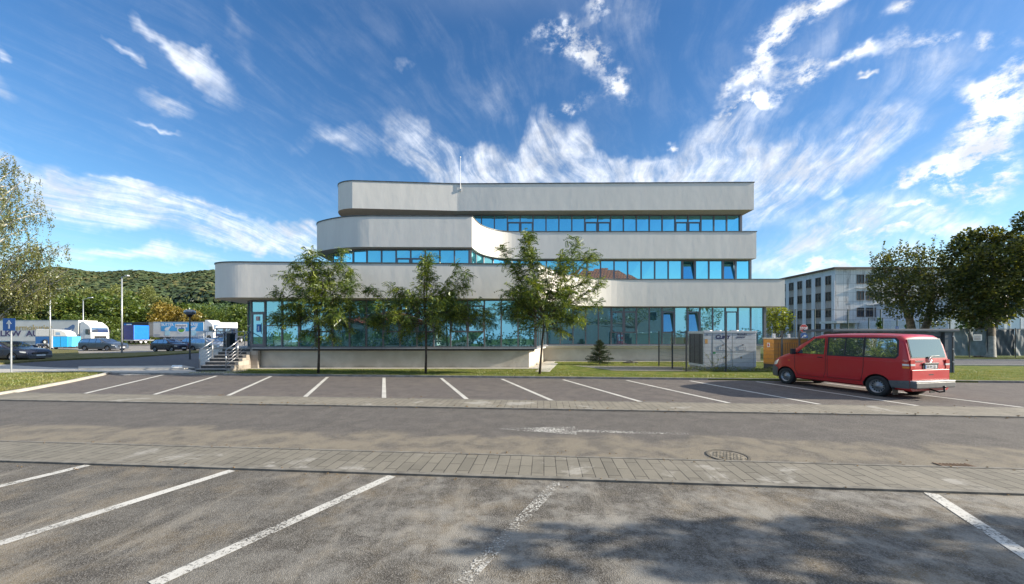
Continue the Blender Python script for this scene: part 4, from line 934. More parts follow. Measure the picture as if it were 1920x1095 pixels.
# undergrowth below the belt
rs=np.random.default_rng(61); L=[((XW(px,72)+rs.uniform(-2,2),72+rs.uniform(-1,6),.8+rs.uniform(0,.8)),(2.6,1.8,1.5),420) for px in range(-60,470,14)]
V,Fq=lumps_leaves(L,.34,rs,.4); o=npmesh('undergrowth',V,Fq,M_BAND); tag(o,'dense green undergrowth along the foot of the trees beyond the trucks','undergrowth',kind='stuff')
# ---------------------------------------------------------------- wooded hill
def hillz(X,Y):
    az=X/np.maximum(Y,1)*700+960
    ridge=1.85+(628-(530-3*np.sin(az/60.)-np.clip((az-330)/270,0,1)*-14+3*np.sin(az/23.)))/700*620
    ridge=ridge*np.where(az>600,np.clip(1-(az-600)/500,.25,1),1.0)
    t=np.clip((Y-150)/470,0,1); s=t*t*(3-2*t); return ridge*(.18*np.clip(t*3,0,1)+.82*s)*np.where(Y>620,1-np.clip((Y-620)/400,0,1)*.4,1)-1.5*(1-np.clip(t*4,0,1))
nx,ny=90,60; Xs=np.linspace(-1100,500,nx+1); Ys=np.linspace(140,1000,ny+1); vs=[];fs=[]
for j in range(ny+1):
    for i in range(nx+1): vs.append((Xs[i],Ys[j],float(hillz(np.array(Xs[i]),np.array(Ys[j])))))
for j in range(ny):
    for i in range(nx): a=j*(nx+1)+i; fs.append((a,a+1,a+nx+2,a+nx+1))
o=MB().add(vs,fs).build('hill',grassmat('hill_ground',(.05,.075,.025),(.09,.12,.04),(.2,.2,.08)),smooth=True); structure(o)
rs=np.random.default_rng(71)
def crown_template(n,seed,size=.42):
    r=np.random.default_rng(seed); d=r.normal(0,1,(n,3)); d[:,2]=np.abs(d[:,2])*1.1-.25; d/=np.linalg.norm(d,axis=1,keepdims=True); p=d*np.array([1,1,.85])*r.uniform(.82,1.05,(n,1))
    return scatter(LEAFQ[0]-np.array([.4,0,0]),LEAFQ[1],frames(np.cross(d,r.normal(0,1,(n,3))),None,d),p,np.full(n,size)*r.uniform(.7,1.3,n))
def forest(name,m,n,y0,y1,px0,px1,r0,r1,label,fn=None):
    AV=[];AF=[];off=0; T=[crown_template(64,80+k) for k in range(5)]
    Y=rs.uniform(y0,y1,n); px=rs.uniform(px0,px1,n); X=(px-960)*Y/700
    if fn is not None: k=fn(px,Y,X); X,Y,px=X[k],Y[k],px[k]
    Z=hillz(X,Y); r=rs.uniform(r0,r1,len(X))
    for t in range(5):
        idx=np.arange(t,len(X),5); tv,tf=T[t]; a=rs.uniform(0,6.28,len(idx)); c,s=np.cos(a),np.sin(a); M=np.zeros((len(idx),3,3)); M[:,0,0]=c;M[:,0,1]=-s;M[:,1,0]=s;M[:,1,1]=c;M[:,2,2]=1
        V,Fq=scatter(tv,tf,M,np.stack([X[idx],Y[idx],Z[idx]+r[idx]*.5],1),r[idx]); AV.append(V);AF.append(Fq+off); off+=len(V)
    o=npmesh(name,np.concatenate(AV),np.concatenate(AF),m); tag(o,label,'forest',kind='stuff')
forest('hill_forest',M_HILL,6500,262,690,60,520,5,9,'dark autumn woodland covering the top of the far hill')
forest('hill_forest',M_HILLB,1500,185,262,60,520,2.0,3.6,'paler young woodland on the lower slope of the far hill',lambda px,Y,X:(np.sin(px/17.+Y/40.)+rs.uniform(-1,1,len(px))>-1.1))
# ---------------------------------------------------------------- tree outside the frame on the right: its shade falls on the near asphalt
rs=np.random.default_rng(91); L=[]
for (x,y,z,rx,ry,rz_) in ((9.4,2.45,3.3,1.0,.22,.2),(10.6,2.6,3.6,1.3,.22,.25),(11.8,2.75,3.4,1.3,.16,.2),(15.2,2.6,3.7,1.2,.25,.25),(12.2,2.5,3.7,1.0,.3,.25),(13.6,2.75,3.5,.9,.2,.2),(14.6,2.2,4.0,1.3,.35,.3),(16.8,1.6,4.5,1.5,.5,.5),(16,-.8,6,2.2,.9,1.0),(19,-1.0,5,2,1.0,1.2),(11.4,2.1,3.5,.8,.15,.2)):
    L.append(((x-17,y+.58,z),(rx,ry,rz_),int(75*rx*max(ry,rz_)*2+45)))
big_tree('maple_tree','broad tree standing outside the frame whose shade falls on the near parking bays',(17,-.5,0),[([(0,0,0),(0,0,2.4),(-.3,.2,4)],[.3,.25,.16])],[((-.2,0,2.8),q[0],.09) for q in L],L,M_MAPLE,.2,92)
# ================================================================ ACROSS THE STREET, SEEN ONLY MIRRORED IN THE GLASS
M_ROOFT=None
def rooftile():
    m,t,b,o=base('roof_tiles'); g=t.node('ShaderNodeTexCoord').outputs['Object']; s=t.node('ShaderNodeSeparateXYZ',i={0:g})
    cv=t.node('ShaderNodeCombineXYZ',i={0:s.outputs[0],1:t.math('MULTIPLY',s.outputs[2],1.3),2:0.0}).outputs[0]
    br=t.node('ShaderNodeTexBrick',i={'Vector':cv,'Color1':(.9,.16,.05,1),'Color2':(.70,.11,.04,1),'Mortar':(.03,.01,.01,1),'Scale':1.0,'Mortar Size':.05,'Brick Width':.5,'Row Height':.55})
    t.l.new(br.outputs[0],b.inputs['Base Color']); b.inputs['Roughness'].default_value=.7; bump(t,b,t.math('MULTIPLY',br.outputs[1],-1),.6,.05); return m
M_ROOFT=rooftile(); M_HWALL=simple('house_wall',(.55,.50,.42),.9,var=.08); M_WIN=glassmat('glass_dark',(.7,.8,.9),(.05,.06,.07),.35,.1)
def house(name,x0,x1,y0,y1,h,rh,label):
    e=empty(name,((x0+x1)/2,(y0+y1)/2,0),0,label,'house'); cx,cy=(x0+x1)/2,(y0+y1)/2; a,b=(x1-x0)/2,(y1-y0)/2
    MB().box(-a,a,-b,b,0,h).build('wall',M_HWALL,e); r=MB(); k=min(a,b)*.92; o_=.5
    r.add([(-a-o_,-b-o_,h),(a+o_,-b-o_,h),(a+o_,b+o_,h),(-a-o_,b+o_,h),(-a+k,0,h+rh),(a-k,0,h+rh)],[(0,1,5,4),(1,2,5),(2,3,4,5),(3,0,4),(3,2,1,0)]); r.build('roof',M_ROOFT,e)
    for fl in range(int(h//3)):
        for i in range(3):
            x=-a+(i+.5)*2*a/3; w_=MB(); w_.box(x-.6,x+.6,b,b+.06,fl*3+1,fl*3+2.4); f=w_.build('window',M_WHITE,e); MB().box(x-.52,x+.52,b+.061,b+.07,fl*3+1.08,fl*3+2.32).build('pane',M_WIN,f)
    return e
house('house',6.0,25,-21,-7,7.2,6.2,'cream house with a red tiled hipped roof across the street behind the viewer')
house('house',-26,-12,-24,-13,3.6,1.6,'low cream house with a red roof across the street behind the viewer, left one')
def hedge(x0,x1,y,h,label,seed):
    rs=np.random.default_rng(seed); L=[((x-(x0+x1)/2,rs.uniform(-.3,.3),h*.5),(1.3,.8,h*.62),170) for x in np.arange(x0,x1,1.5)]
    big_tree('hedge',label,((x0+x1)/2,y,0),[([(0,0,0),(0,0,h*.5)],[.05,.03])],[],L,M_BAND,.3,seed,mt=M_BARK,cat='hedge')
hedge(-34,8,-9,1.9,'long clipped hedge across the street behind the viewer',101)
hedge(21.5,40,-8,2.4,'taller hedge beside the red roofed house behind the viewer',102)
big_tree('street_tree','round tree across the street behind the viewer, beside the red roofed house',(29,-6.5,0),[([(0,0,0),(0,0,3)],[.2,.14])],[],[((0,0,4.6),(2.4,2.4,2.2),1500)],M_MAPLE,.26,103)
# ================================================================ VEHICLES
def carpaint(name,col,metal=.0,rough=.35,dk=.25):
    m,t,b,o=base(name); g=t.node('ShaderNodeTexCoord').outputs['Object']; n=t.noise(g,3,5,.6); s=t.node('ShaderNodeSeparateXYZ',i={0:g})
    dust=t.math('MULTIPLY',t.ramp(t.math('ADD',s.outputs[2],t.math('MULTIPLY',n,.3)),.25,.75,1,0),dk)
    c=t.mix(t.math('ADD',dust,t.math('MULTIPLY',t.ramp(n,.5,.8),.06)),col,(.30,.26,.21)); t.l.new(c,b.inputs['Base Color'])
    b.inputs['Metallic'].default_value=metal; t.l.new(t.ramp(n,.3,.7,rough,rough+.12),b.inputs['Roughness']); b.inputs['Coat Weight'].default_value=.4; b.inputs['Coat Roughness'].default_value=.12
    return m
M_PLASTIC=simple('grey_plastic',(.10,.105,.11),.6,var=.15); M_PLBLK=simple('black_plastic',(.018,.018,.02),.5)
M_LAMPW=simple('lamp_lens',(.75,.77,.78),.12,.3,coat=1); M_LAMPR=simple('lamp_red',(.50,.015,.01),.15,coat=1); M_LAMPO=simple('lamp_orange',(.75,.22,.02),.15,coat=1)
M_RIM=simple('rim_steel',(.30,.30,.31),.4,.6); M_CHROME=simple('chrome',(.75,.75,.76),.15,1.0); M_PLATE=simple('plate_white',(.72,.73,.75),.4,var=.03)
def lerp_prof(prof,x):
    for (x0,z0),(x1,z1) in zip(prof[:-1],prof[1:]):
        if x0<=x<=x1: return z0+(z1-z0)*(x-x0)/max(1e-6,x1-x0)
    return prof[0][1] if x<prof[0][0] else prof[-1][1]
class Body:
    def __init__(s,prof,w,zb,belt,roof,tumble,nose,tail,r=.10):
        s.prof=prof; s.w=w; s.zb=zb; s.belt=belt; s.roof=roof; s.t=tumble; s.nose=nose; s.tail=tail; s.r=r
    def W(s,x,z):
        k=1.0; x0=s.prof[0][0]; x1=s.prof[-1][0]
        a=s.nose; q=max(0,(x-(x1-a[0]))/a[0]); k*=1-a[1]*q**2.2
        a=s.tail; q=max(0,((x0+a[0])-x)/a[0]); k*=1-a[1]*q**3
        if z>s.belt: k*=1-s.t*min(1.1,(z-s.belt)/(s.roof-s.belt))
        lo=s.zb+.28
        if z<lo: k*=1-.045*((lo-z)/.28)**2
        return s.w*k
    def build(s,name,m,parent,wheels,wr,matw):
        xs=[]
        for (x0,_),(x1,_) in zip(s.prof[:-1],s.prof[1:]):
            n=max(1,int((x1-x0)/.12)); xs+=[x0+(x1-x0)*i/n for i in range(n)]
        xs.append(s.prof[-1][0]); rings=[]; NS=13
        for x in xs:
            zt=lerp_prof(s.prof,x); r=min(s.r,(zt-s.zb)*.3); pts=[(0,s.zb),(s.W(x,s.zb)-.06,s.zb),(s.W(x,s.zb+.05),s.zb+.05)]
            zs=zt-r
            for i in range(1,NS): z=s.zb+.05+(zs-s.zb-.05)*i/(NS-1); pts.append((s.W(x,z),z))
            wz=s.W(x,zs)
            for i in range(1,5): a=PI/2*i/4; pts.append((wz-r*1.3*(1-math.cos(a)),zs+r*math.sin(a)*.9))
            pts.append((wz*.45,zt+.008)); pts.append((0,zt+.015)); rings.append(pts)
        n=len(rings[0]); vs=[]; 
        for x,pts in zip(xs,rings):
            for y,z in pts: vs.append((x,y,z))
            for y,z in pts[1:-1][::-1]: vs.append((x,-y,z))
        m_=len(pts)*2-2; fs=[]
        for i in range(len(xs)-1):
            for k in range(m_): a=i*m_+k; b=i*m_+(k+1)%m_; fs.append((a,b,b+m_,a+m_))
        fs.append(tuple(range(m_-1,-1,-1))); fs.append(tuple((len(xs)-1)*m_+k for k in range(m_)))
        o=MB().add(vs,fs).build(name,[m,matw],None,smooth=True)
        bm=bmesh.new(); bm.from_mesh(o.data); bmesh.ops.recalc_face_normals(bm,faces=bm.faces); bm.to_mesh(o.data); bm.free()
        cut=[]
        for wx in wheels:
            for sg in (-1,1):
                mb=MB(); k=28; R_=wr+.055; v=[]
                for yy in (sg*(s.w-.32),sg*(s.w+.2)):
                    for i in range(k): v.append((wx+R_*math.cos(2*PI*i/k),yy,wr+R_*math.sin(2*PI*i/k)))
                mb.add(v,[tuple(range(k)),tuple(range(2*k-1,k-1,-1))]+[(i,(i+1)%k,(i+1)%k+k,i+k) for i in range(k)]); c=mb.build('cut',matw)
                b2=bmesh.new(); b2.from_mesh(c.data); bmesh.ops.recalc_face_normals(b2,faces=b2.faces); b2.to_mesh(c.data); b2.free()
                md=o.modifiers.new('b','BOOLEAN'); md.operation='DIFFERENCE'; md.object=c; md.solver='EXACT'; cut.append(c)
        dg=bpy.context.evaluated_depsgraph_get(); dg.update(); me=bpy.data.meshes.new_from_object(o.evaluated_get(dg)); o.modifiers.clear(); o.data=me
        for c in cut: bpy.data.objects.remove(c)
        while len(me.materials)<2: me.materials.append(matw)
        for p in me.polygons:
            c=p.center
            p.material_index=0
            for wx in wheels:
                if math.hypot(c.x-wx,c.z-wr)<wr+.06 and abs(c.y)<s.w-.012 and c.z<wr*2+.1 and abs(c.y)>s.w-.36: p.material_index=1
            p.use_smooth=True
        me.set_sharp_from_angle(angle=R(38)); o.name=name
        if parent is not None: o.parent=parent
        return o
    def side(s,name,poly,m,parent,sg=1,off=.004,sub=6,thick=0):
        """a patch of the side surface given by a polygon in x,z"""
        bm=bmesh.new(); vv=[bm.verts.new((x,0,z)) for x,z in poly]; bm.faces.new(vv); bmesh.ops.triangulate(bm,faces=bm.faces[:])
        bmesh.ops.subdivide_edges(bm,edges=bm.edges[:],cuts=sub,use_grid_fill=True)
        for v in bm.verts: v.co.y=sg*(s.W(v.co.x,v.co.z)+off)
        me=bpy.data.meshes.new(name); bmesh.ops.recalc_face_normals(bm,faces=bm.faces); bm.to_mesh(me); bm.free()
        if sum(p.normal.y for p in me.polygons)*sg<0: me.flip_normals()
        me.materials.append(m)
        for p in me.polygons: p.use_smooth=True
        o=bpy.data.objects.new(name,me); COL.objects.link(o)
        if parent is not None: o.parent=parent
        return o
    def line(s,name,pts,m,parent,sg=1,wd=.015):
        mb=MB(); P_=[]
        for (x0,z0),(x1,z1) in zip(pts[:-1],pts[1:]):
            n=max(1,int(math.hypot(x1-x0,z1-z0)/.1)); P_+=[(x0+(x1-x0)*i/n,z0+(z1-z0)*i/n) for i in range(n)]
        P_.append(pts[-1]); mb.tube([(x,sg*(s.W(x,z)-.001),z) for x,z in P_],wd/2,5); o=mb.build(name,m); o.parent=parent; return o
    def across(s,name,x0,z0,x1,z1,k,m,parent,off=.012,k1=None):
        """a pane lying across the car between two points of the top outline"""
        a=Vector((x0,0,z0)); b=Vector((x1,0,z1)); d=(b-a).normalized(); n=Vector((-d.z,0,d.x)); n=n if n.z>0 else -n; vs=[]; k1=k1 or k
        for i in range(7):
            t=i/6; p=a+(b-a)*t+n*off; w=s.W(p.x,p.z)*(k+(k1-k)*t)
            for j in range(9): u=-1+j/4; vs.append((p.x,w*u,p.z))
        fs=[(i*9+j,i*9+j+1,i*9+j+10,i*9+j+9) for i in range(6) for j in range(8)]
        o=MB().add(vs,fs).build(name,m,parent,smooth=True)
        if sum(p.normal.dot(n) for p in o.data.polygons)<0: o.data.flip_normals()
        return o
def wheel(parent,x,y,r,wd,sg,rimm=M_RIM,style='steel',name='wheel'):
    mb=MB(); k=r; mb.smooth=True
    prof=[(r*.64,-wd/2+.01),(r*.93,-wd/2),(r,-wd/2+.03),(r,wd/2-.03),(r*.93,wd/2),(r*.64,wd/2-.01)]
    mb.lathe((0,0,0),prof,'y',28); t=mb.build('tyre' if False else name,M_RUBBER,parent); t.location=(x,y,r)
    rm=MB(); rm.smooth=True; f=sg*(wd/2-.012)
    pr=[(r*.66,f),(r*.60,f-sg*.012),(r*.56,f-sg*.05),(r*.40,f-sg*.055),(r*.34,f-sg*.02),(r*.16,f-sg*.02),(r*.14,f+sg*.005),(.001,f+sg*.008)]
    rm.lathe((0,0,0),pr,'y',28); ri=rm.build('rim',rimm,t); hm=MB()
    for i in range(14 if style=='steel' else 5):
        a=2*PI*i/(14 if style=='steel' else 5); c=(math.cos(a)*r*.48,f-sg*.048,math.sin(a)*r*.48); hm.obox(c,(r*.09 if style=='steel' else r*.2,.012,r*.14),0,0,0)
    h=hm.build('rim_slot' if False else 'rim_slots',M_BLACK,t); return t
# ---- red passenger van
M_RED=carpaint('paint_red',(.50,.003,.010),0,.34,.07)
heading=math.atan2(.977,-.211)
van=empty('passenger_van',(11.46,12.86,0),heading+R(1.5),'dusty red passenger van with tow hitch parked in the bays on the right','van')
vb=Body([(-2.22,.95),(-2.19,1.20),(-2.10,1.62),(-2.05,1.76),(-1.94,1.85),(-1.2,1.885),(-.3,1.885),(.25,1.87),(.48,1.81),(.95,1.52),(1.34,1.20),(1.62,1.10),(1.88,.98),(2.02,.83),(2.09,.60),(2.11,.42)],.825,.25,1.10,1.88,.115,(.55,.17),(.14,.05),.12)
vb.build('body',M_RED,van,(-1.445,1.445),.31,M_BLACK)
for sg in (1,-1):
    vb.side('side_window',[(1.04,1.185),(.08,1.185),(.08,1.73),(.42,1.73)],M_GLASSC,van,sg)
    vb.side('side_window',[(-.06,1.19),(-1.06,1.19),(-1.06,1.735),(-.06,1.735)],M_GLASSC,van,sg,.002)
    vb.side('side_window',[(-1.12,1.20),(-1.88,1.20),(-1.93,1.30),(-1.90,1.66),(-1.84,1.73),(-1.12,1.735)],M_GLASSC,van,sg)
    vb.side('window_surround',[(.10,1.135),(.02,1.16),(.02,1.77),(-1.86,1.775),(-1.93,1.72),(-1.97,1.3),(-1.93,1.165),(0,1.145)] if False else [(0,1.15),(-1.9,1.16),(-1.97,1.25),(-1.95,1.70),(-1.87,1.775),(0,1.775)],M_PLBLK,van,sg,.0005)
    vb.line('window_divider',[(-.56,1.19),(-.56,1.74)],M_PLBLK,van,sg,.04)
    vb.line('door_gap',[(1.10,1.18),(1.10,.62),(.98,.40),(.10,.40),(.03,.60),(.03,1.80)],M_PLBLK,van,sg)
    vb.line('door_gap',[(-.03,1.80),(-.03,.42),(-1.02,.42),(-1.06,.62),(-1.09,.9),(-1.09,1.80)],M_PLBLK,van,sg)
    vb.line('body_crease',[(1.7,.98),(.5,1.07),(-1.2,1.07),(-2.05,1.06)],M_RED,van,sg,.014)
    vb.line('sill_crease',[(.95,.47),(-1.0,.47)],M_RED,van,sg,.016)
    vb.side('tail_lamp',[(-2.215,.88),(-2.06,.88),(-2.06,1.14),(-2.19,1.14)],M_LAMPR,van,sg,.006)
    vb.side('tail_lamp_band',[(-2.21,.97),(-2.065,.97),(-2.065,1.025),(-2.20,1.025)],M_LAMPW,van,sg,.009)
    vb.side('tail_lamp_indicator',[(-2.21,.90),(-2.065,.90),(-2.065,.955),(-2.21,.955)],M_LAMPO,van,sg,.009)
    MB().obox((-2.225,sg*.70,1.00),(.02,.17,.055)).build('tail_lamp_band',M_LAMPW,van); MB().obox((-2.223,sg*.71,1.01),(.02,.15,.26)).build('tail_lamp',M_LAMPR,van)
    vb.side('headlight',[(1.72,.93),(1.93,.83),(1.98,.70),(1.82,.72)],M_LAMPW,van,sg,.008)
    vb.side('side_marker',[(1.27,.90),(1.35,.90),(1.35,.925),(1.27,.925)],M_LAMPO,van,sg,.008)
    vb.side('front_bumper',[(2.10,.28),(1.80,.28),(1.76,.60),(2.02,.72),(2.09,.60)],M_PLASTIC,van,sg,.012)
    vb.side('rear_bumper',[(-2.21,.33),(-1.80,.31),(-1.74,.52),(-2.21,.56)],M_PLASTIC,van,sg,.014)
    mr=MB(); mr.obox((1.05,sg*.97,1.25),(.10,.17,.20),0); mr.obox((1.07,sg*.86,1.20),(.06,.12,.05)); mr.build('mirror',M_PLBLK,van,bev=.02)
    hb=MB(); hb.obox((.20,sg*(vb.W(.2,1.08)+.02),1.085),(.16,.03,.03)); hb.build('door_handle',M_PLBLK,van,bev=.008)
    fl=MB(); fl.obox((-1.86,sg*.76,.22),(.02,.2,.22)); fl.build('mud_flap',M_PLBLK,van)
    for wx in (-1.445,1.445): wheel(van,wx,sg*.735,.31,.20,sg)
M_GLASSR=glassmat('glass_rear',(.85,.92,.92),(.16,.20,.19),.16,.6)
vb.across('rear_window',-2.185,1.21,-2.075,1.72,.86,M_GLASSR,van,.013,.86)
vb.across('window_seal',-2.187,1.185,-2.07,1.745,.89,M_PLBLK,van,.009,.89)
vb.across('windscreen',1.30,1.225,.55,1.775,.88,M_GLASSC,van,.02,.86)
rb=MB(); rb.box(-2.36,-2.20,-.80,.80,.34,.52); rb.build('bumper_step',M_PLASTIC,van,bev=.03); rb=MB(); rb.box(-2.36,-2.21,-.79,.79,.522,.55); rb.build('bumper_top',M_GALV,van,bev=.01)
tg=MB(); tg.box(-2.245,-2.218,-.76,.76,.56,.86); tg.build('tailgate_lower',M_RED,van,bev=.02)
tg=MB(); tg.box(-2.236,-2.215,-.30,.30,.88,1.03); tg.build('plate_recess',M_PLBLK,van); tg=MB(); tg.box(-2.265,-2.215,-.29,.29,1.005,1.055); tg.build('tailgate_handle',M_PLASTIC,van,bev=.01)
pl_=MB().box(-2.248,-2.24,-.235,.235,.885,.995).build('number_plate',M_PLATE,van)
textmesh('plate_text','SB 04 CJL',.095,M_BLACK,pl_,(-2.250,0,.938),(R(90),0,R(-90)),.001)
MB().box(-2.2495,-2.2485,.205,.233,.89,.99).build('plate_band',M_STB,pl_)
MB().box(-2.25,-2.24,-.09,.09,.70,.73).build('lock_cover',M_PLBLK,van)
textmesh('lettering','TRANSPORTER',.052,M_CHROME,van,(-2.222,.43,1.10),(R(90),0,R(-90)),.003,bold=.002)
em=MB(); em.smooth=True
def ringpts(cx,z,r,n=24): return [(cx,r*math.cos(2*PI*i/n),z+r*math.sin(2*PI*i/n)) for i in range(n+1)]
em.tube(ringpts(-2.228,1.13,.066),.008,5,cap=False); em.tube([(-2.226,-.04,1.175),(-2.226,0,1.135),(-2.226,.04,1.175)],.006,5); em.tube([(-2.226,-.052,1.15),(-2.226,-.028,1.075),(-2.226,0,1.125),(-2.226,.028,1.075),(-2.226,.052,1.15)],.006,5); em.build('emblem',M_CHROME,van)
wp=MB(); wp.tube([(-2.20,0,1.205),(-2.195,-.10,1.235),(-2.195,-.42,1.245)],.012,5); wp.obox((-2.20,.02,1.20),(.04,.12,.05)); wp.build('wiper',M_PLBLK,van)
th=MB(); th.tube([(-2.2,0,.30),(-2.42,0,.24),(-2.52,0,.27),(-2.52,0,.38)],.022,8); th.lathe((-2.52,0,.36),[(.001,0),(.028,.01),(.034,.04),(.026,.065),(.001,.075)],n=10); th.build('tow_hitch',M_PLBLK,van,smooth=True)
vb.side('fuel_flap',[(-.9,.86),(-.72,.86),(-.72,1.0),(-.9,1.0)],M_RED,van,-1,.004)
st_=MB()
for y_ in (-.35,.35):
    st_.box(.1,.22,y_-.25,y_+.25,.9,1.45); st_.box(-.95,-.83,y_-.3,y_+.3,.9,1.45); st_.box(-1.75,-1.63,y_-.3,y_+.3,.9,1.42)
sts=st_.build('seat',M_DARK,van,bev=.04)
# ---- cars on the far car park
HATCH=[(-2.05,.62),(-2.02,.92),(-1.86,1.02),(-1.62,1.30),(-1.35,1.41),(-.5,1.46),(.15,1.42),(.85,1.05),(1.05,.98),(1.75,.86),(1.98,.72),(2.05,.45)]
ESTATE=[(-2.25,.62),(-2.22,.95),(-2.12,1.05),(-1.95,1.36),(-1.7,1.44),(-.4,1.46),(.25,1.40),(.95,1.03),(1.2,.97),(1.95,.85),(2.2,.70),(2.27,.45)]
SEDAN=[(-2.2,.60),(-2.17,.90),(-1.7,.96),(-1.0,1.36),(-.4,1.43),(.2,1.38),(.95,1.0),(1.2,.95),(1.95,.82),(2.2,.68),(2.27,.45)]
def car(label,px,Y,ang,prof,paint,rimm=M_RIM,group='cars on the far car park',name='parked_car',wins=None,z=0,X=None):
    e=empty(name,(XW(px,Y) if X is None else X,Y,z),R(ang),label,'car',group); L=prof[-1][0]; b=Body(prof,.86,.20,.92,1.45,.20,(.6,.18),(.3,.12),.10)
    wb=L*.60; b.build('body',paint,e,(-wb,wb),.30,M_BLACK); rx=prof[4][0]; wins=wins or ([(.84,.97),(-.02,.97),(-.02,1.36),(.22,1.36)],[(-.08,.97),(-.80,.97),(-.86,1.36),(-.08,1.37)],[(-.86,.98),(rx-.30,1.0),(rx-.05,1.22),(rx+.06,1.33),(-.92,1.36)])
    for sg in (1,-1):
        for q in wins: b.side('side_window',q,M_GLASSC,e,sg,.005)
        b.side('headlight',[(L-.42,.74),(L-.10,.68),(L-.08,.58),(L-.38,.62)],M_LAMPW,e,sg,.008); b.side('tail_lamp',[(-L+.03,.72),(-L+.22,.72),(-L+.26,.90),(-L+.06,.90)],M_LAMPR,e,sg,.008)
        MB().obox((.78,sg*.93,1.02),(.12,.16,.12)).build('mirror',paint,e,bev=.02)
        b.line('door_gap',[(.80,.95),(.78,.4)],M_PLBLK,e,sg); b.line('door_gap',[(-.05,1.38),(-.05,.36)],M_PLBLK,e,sg); b.line('door_gap',[(-.85,.95),(-.9,.55)],M_PLBLK,e,sg)
        for wx in (-wb,wb): wheel(e,wx,sg*.76,.30,.2,sg,rimm,'alloy')
        MB().obox((.1,sg*(b.W(.1,.86)+.012),.87),(.16,.02,.03)).build('door_handle',paint,e)
    i=[k for k,q in enumerate(prof) if q[1]>1.35][-1]; (xa,za),(xb_,zb_)=prof[i+1],prof[i]; b.across('windscreen',xa-.03,za+.02,xb_+.02,zb_-.02,.84,M_GLASSC,e,.012,.80)
    j=[k for k,q in enumerate(prof) if q[1]>1.28][0]; (xa,za),(xb_,zb_)=prof[j-1],prof[j]; b.across('rear_window',xa+.03,za+.02,xb_-.02,zb_-.02,.80,M_GLASSC,e,.012,.76)
    g_=MB(); g_.box(L-.03,L+.02,-.45,.45,.50,.62); g_.build('grille',M_PLBLK,e); g_=MB(); g_.box(L+.0,L+.03,-.26,.26,.36,.46); g_.build('number_plate',M_PLATE,e); g_=MB(); g_.box(-L-.015,-L+.02,-.26,.26,.62,.73); g_.build('number_plate',M_PLATE,e)
    return e
C_NAVY=carpaint('paint_navy',(.022,.028,.055),.3,.25); C_SLATE=carpaint('paint_slate',(.07,.095,.14),.5,.3); C_BLACKB=carpaint('paint_blueblack',(.012,.014,.035),.3,.22); C_BLUE=carpaint('paint_blue',(.04,.06,.14),.5,.28); C_SILVER=carpaint('paint_silver',(.42,.45,.48),.6,.3)
sedan_w=([(.90,.95),(-.02,.95),(-.02,1.33),(.24,1.33)],[(-.08,.95),(-.80,.95),(-.86,1.33),(-.08,1.34)],[(-.86,.96),(-1.35,.98),(-1.0,1.30),(-.9,1.32)])
car('dark navy saloon parked on the grass edge behind the blue arrow sign',14,26.6,2,SEDAN,C_NAVY,group='cars on the far car park',wins=sedan_w)
car('slate grey hatchback parked behind the tall lamp post left of the blue tarpaulin trailer',195,44,-2,ESTATE,C_SLATE)
car('small blue black hatchback with bright headlight in front of the dairy truck',319,42,-6,HATCH,C_BLACKB).scale=(.84,.9,.96)
car('dark blue estate with silver tailgate seen from behind, next to the small hatchback',362,46.5,168,ESTATE,C_BLUE,z=.05)
car('silver car whose bonnet shows through the left stair railing',392,43.0,-12,HATCH,C_SILVER,z=.0)
car('dark navy car behind the silver one, beyond the stair railing',409,47.5,170,ESTATE,C_NAVY,z=.1)
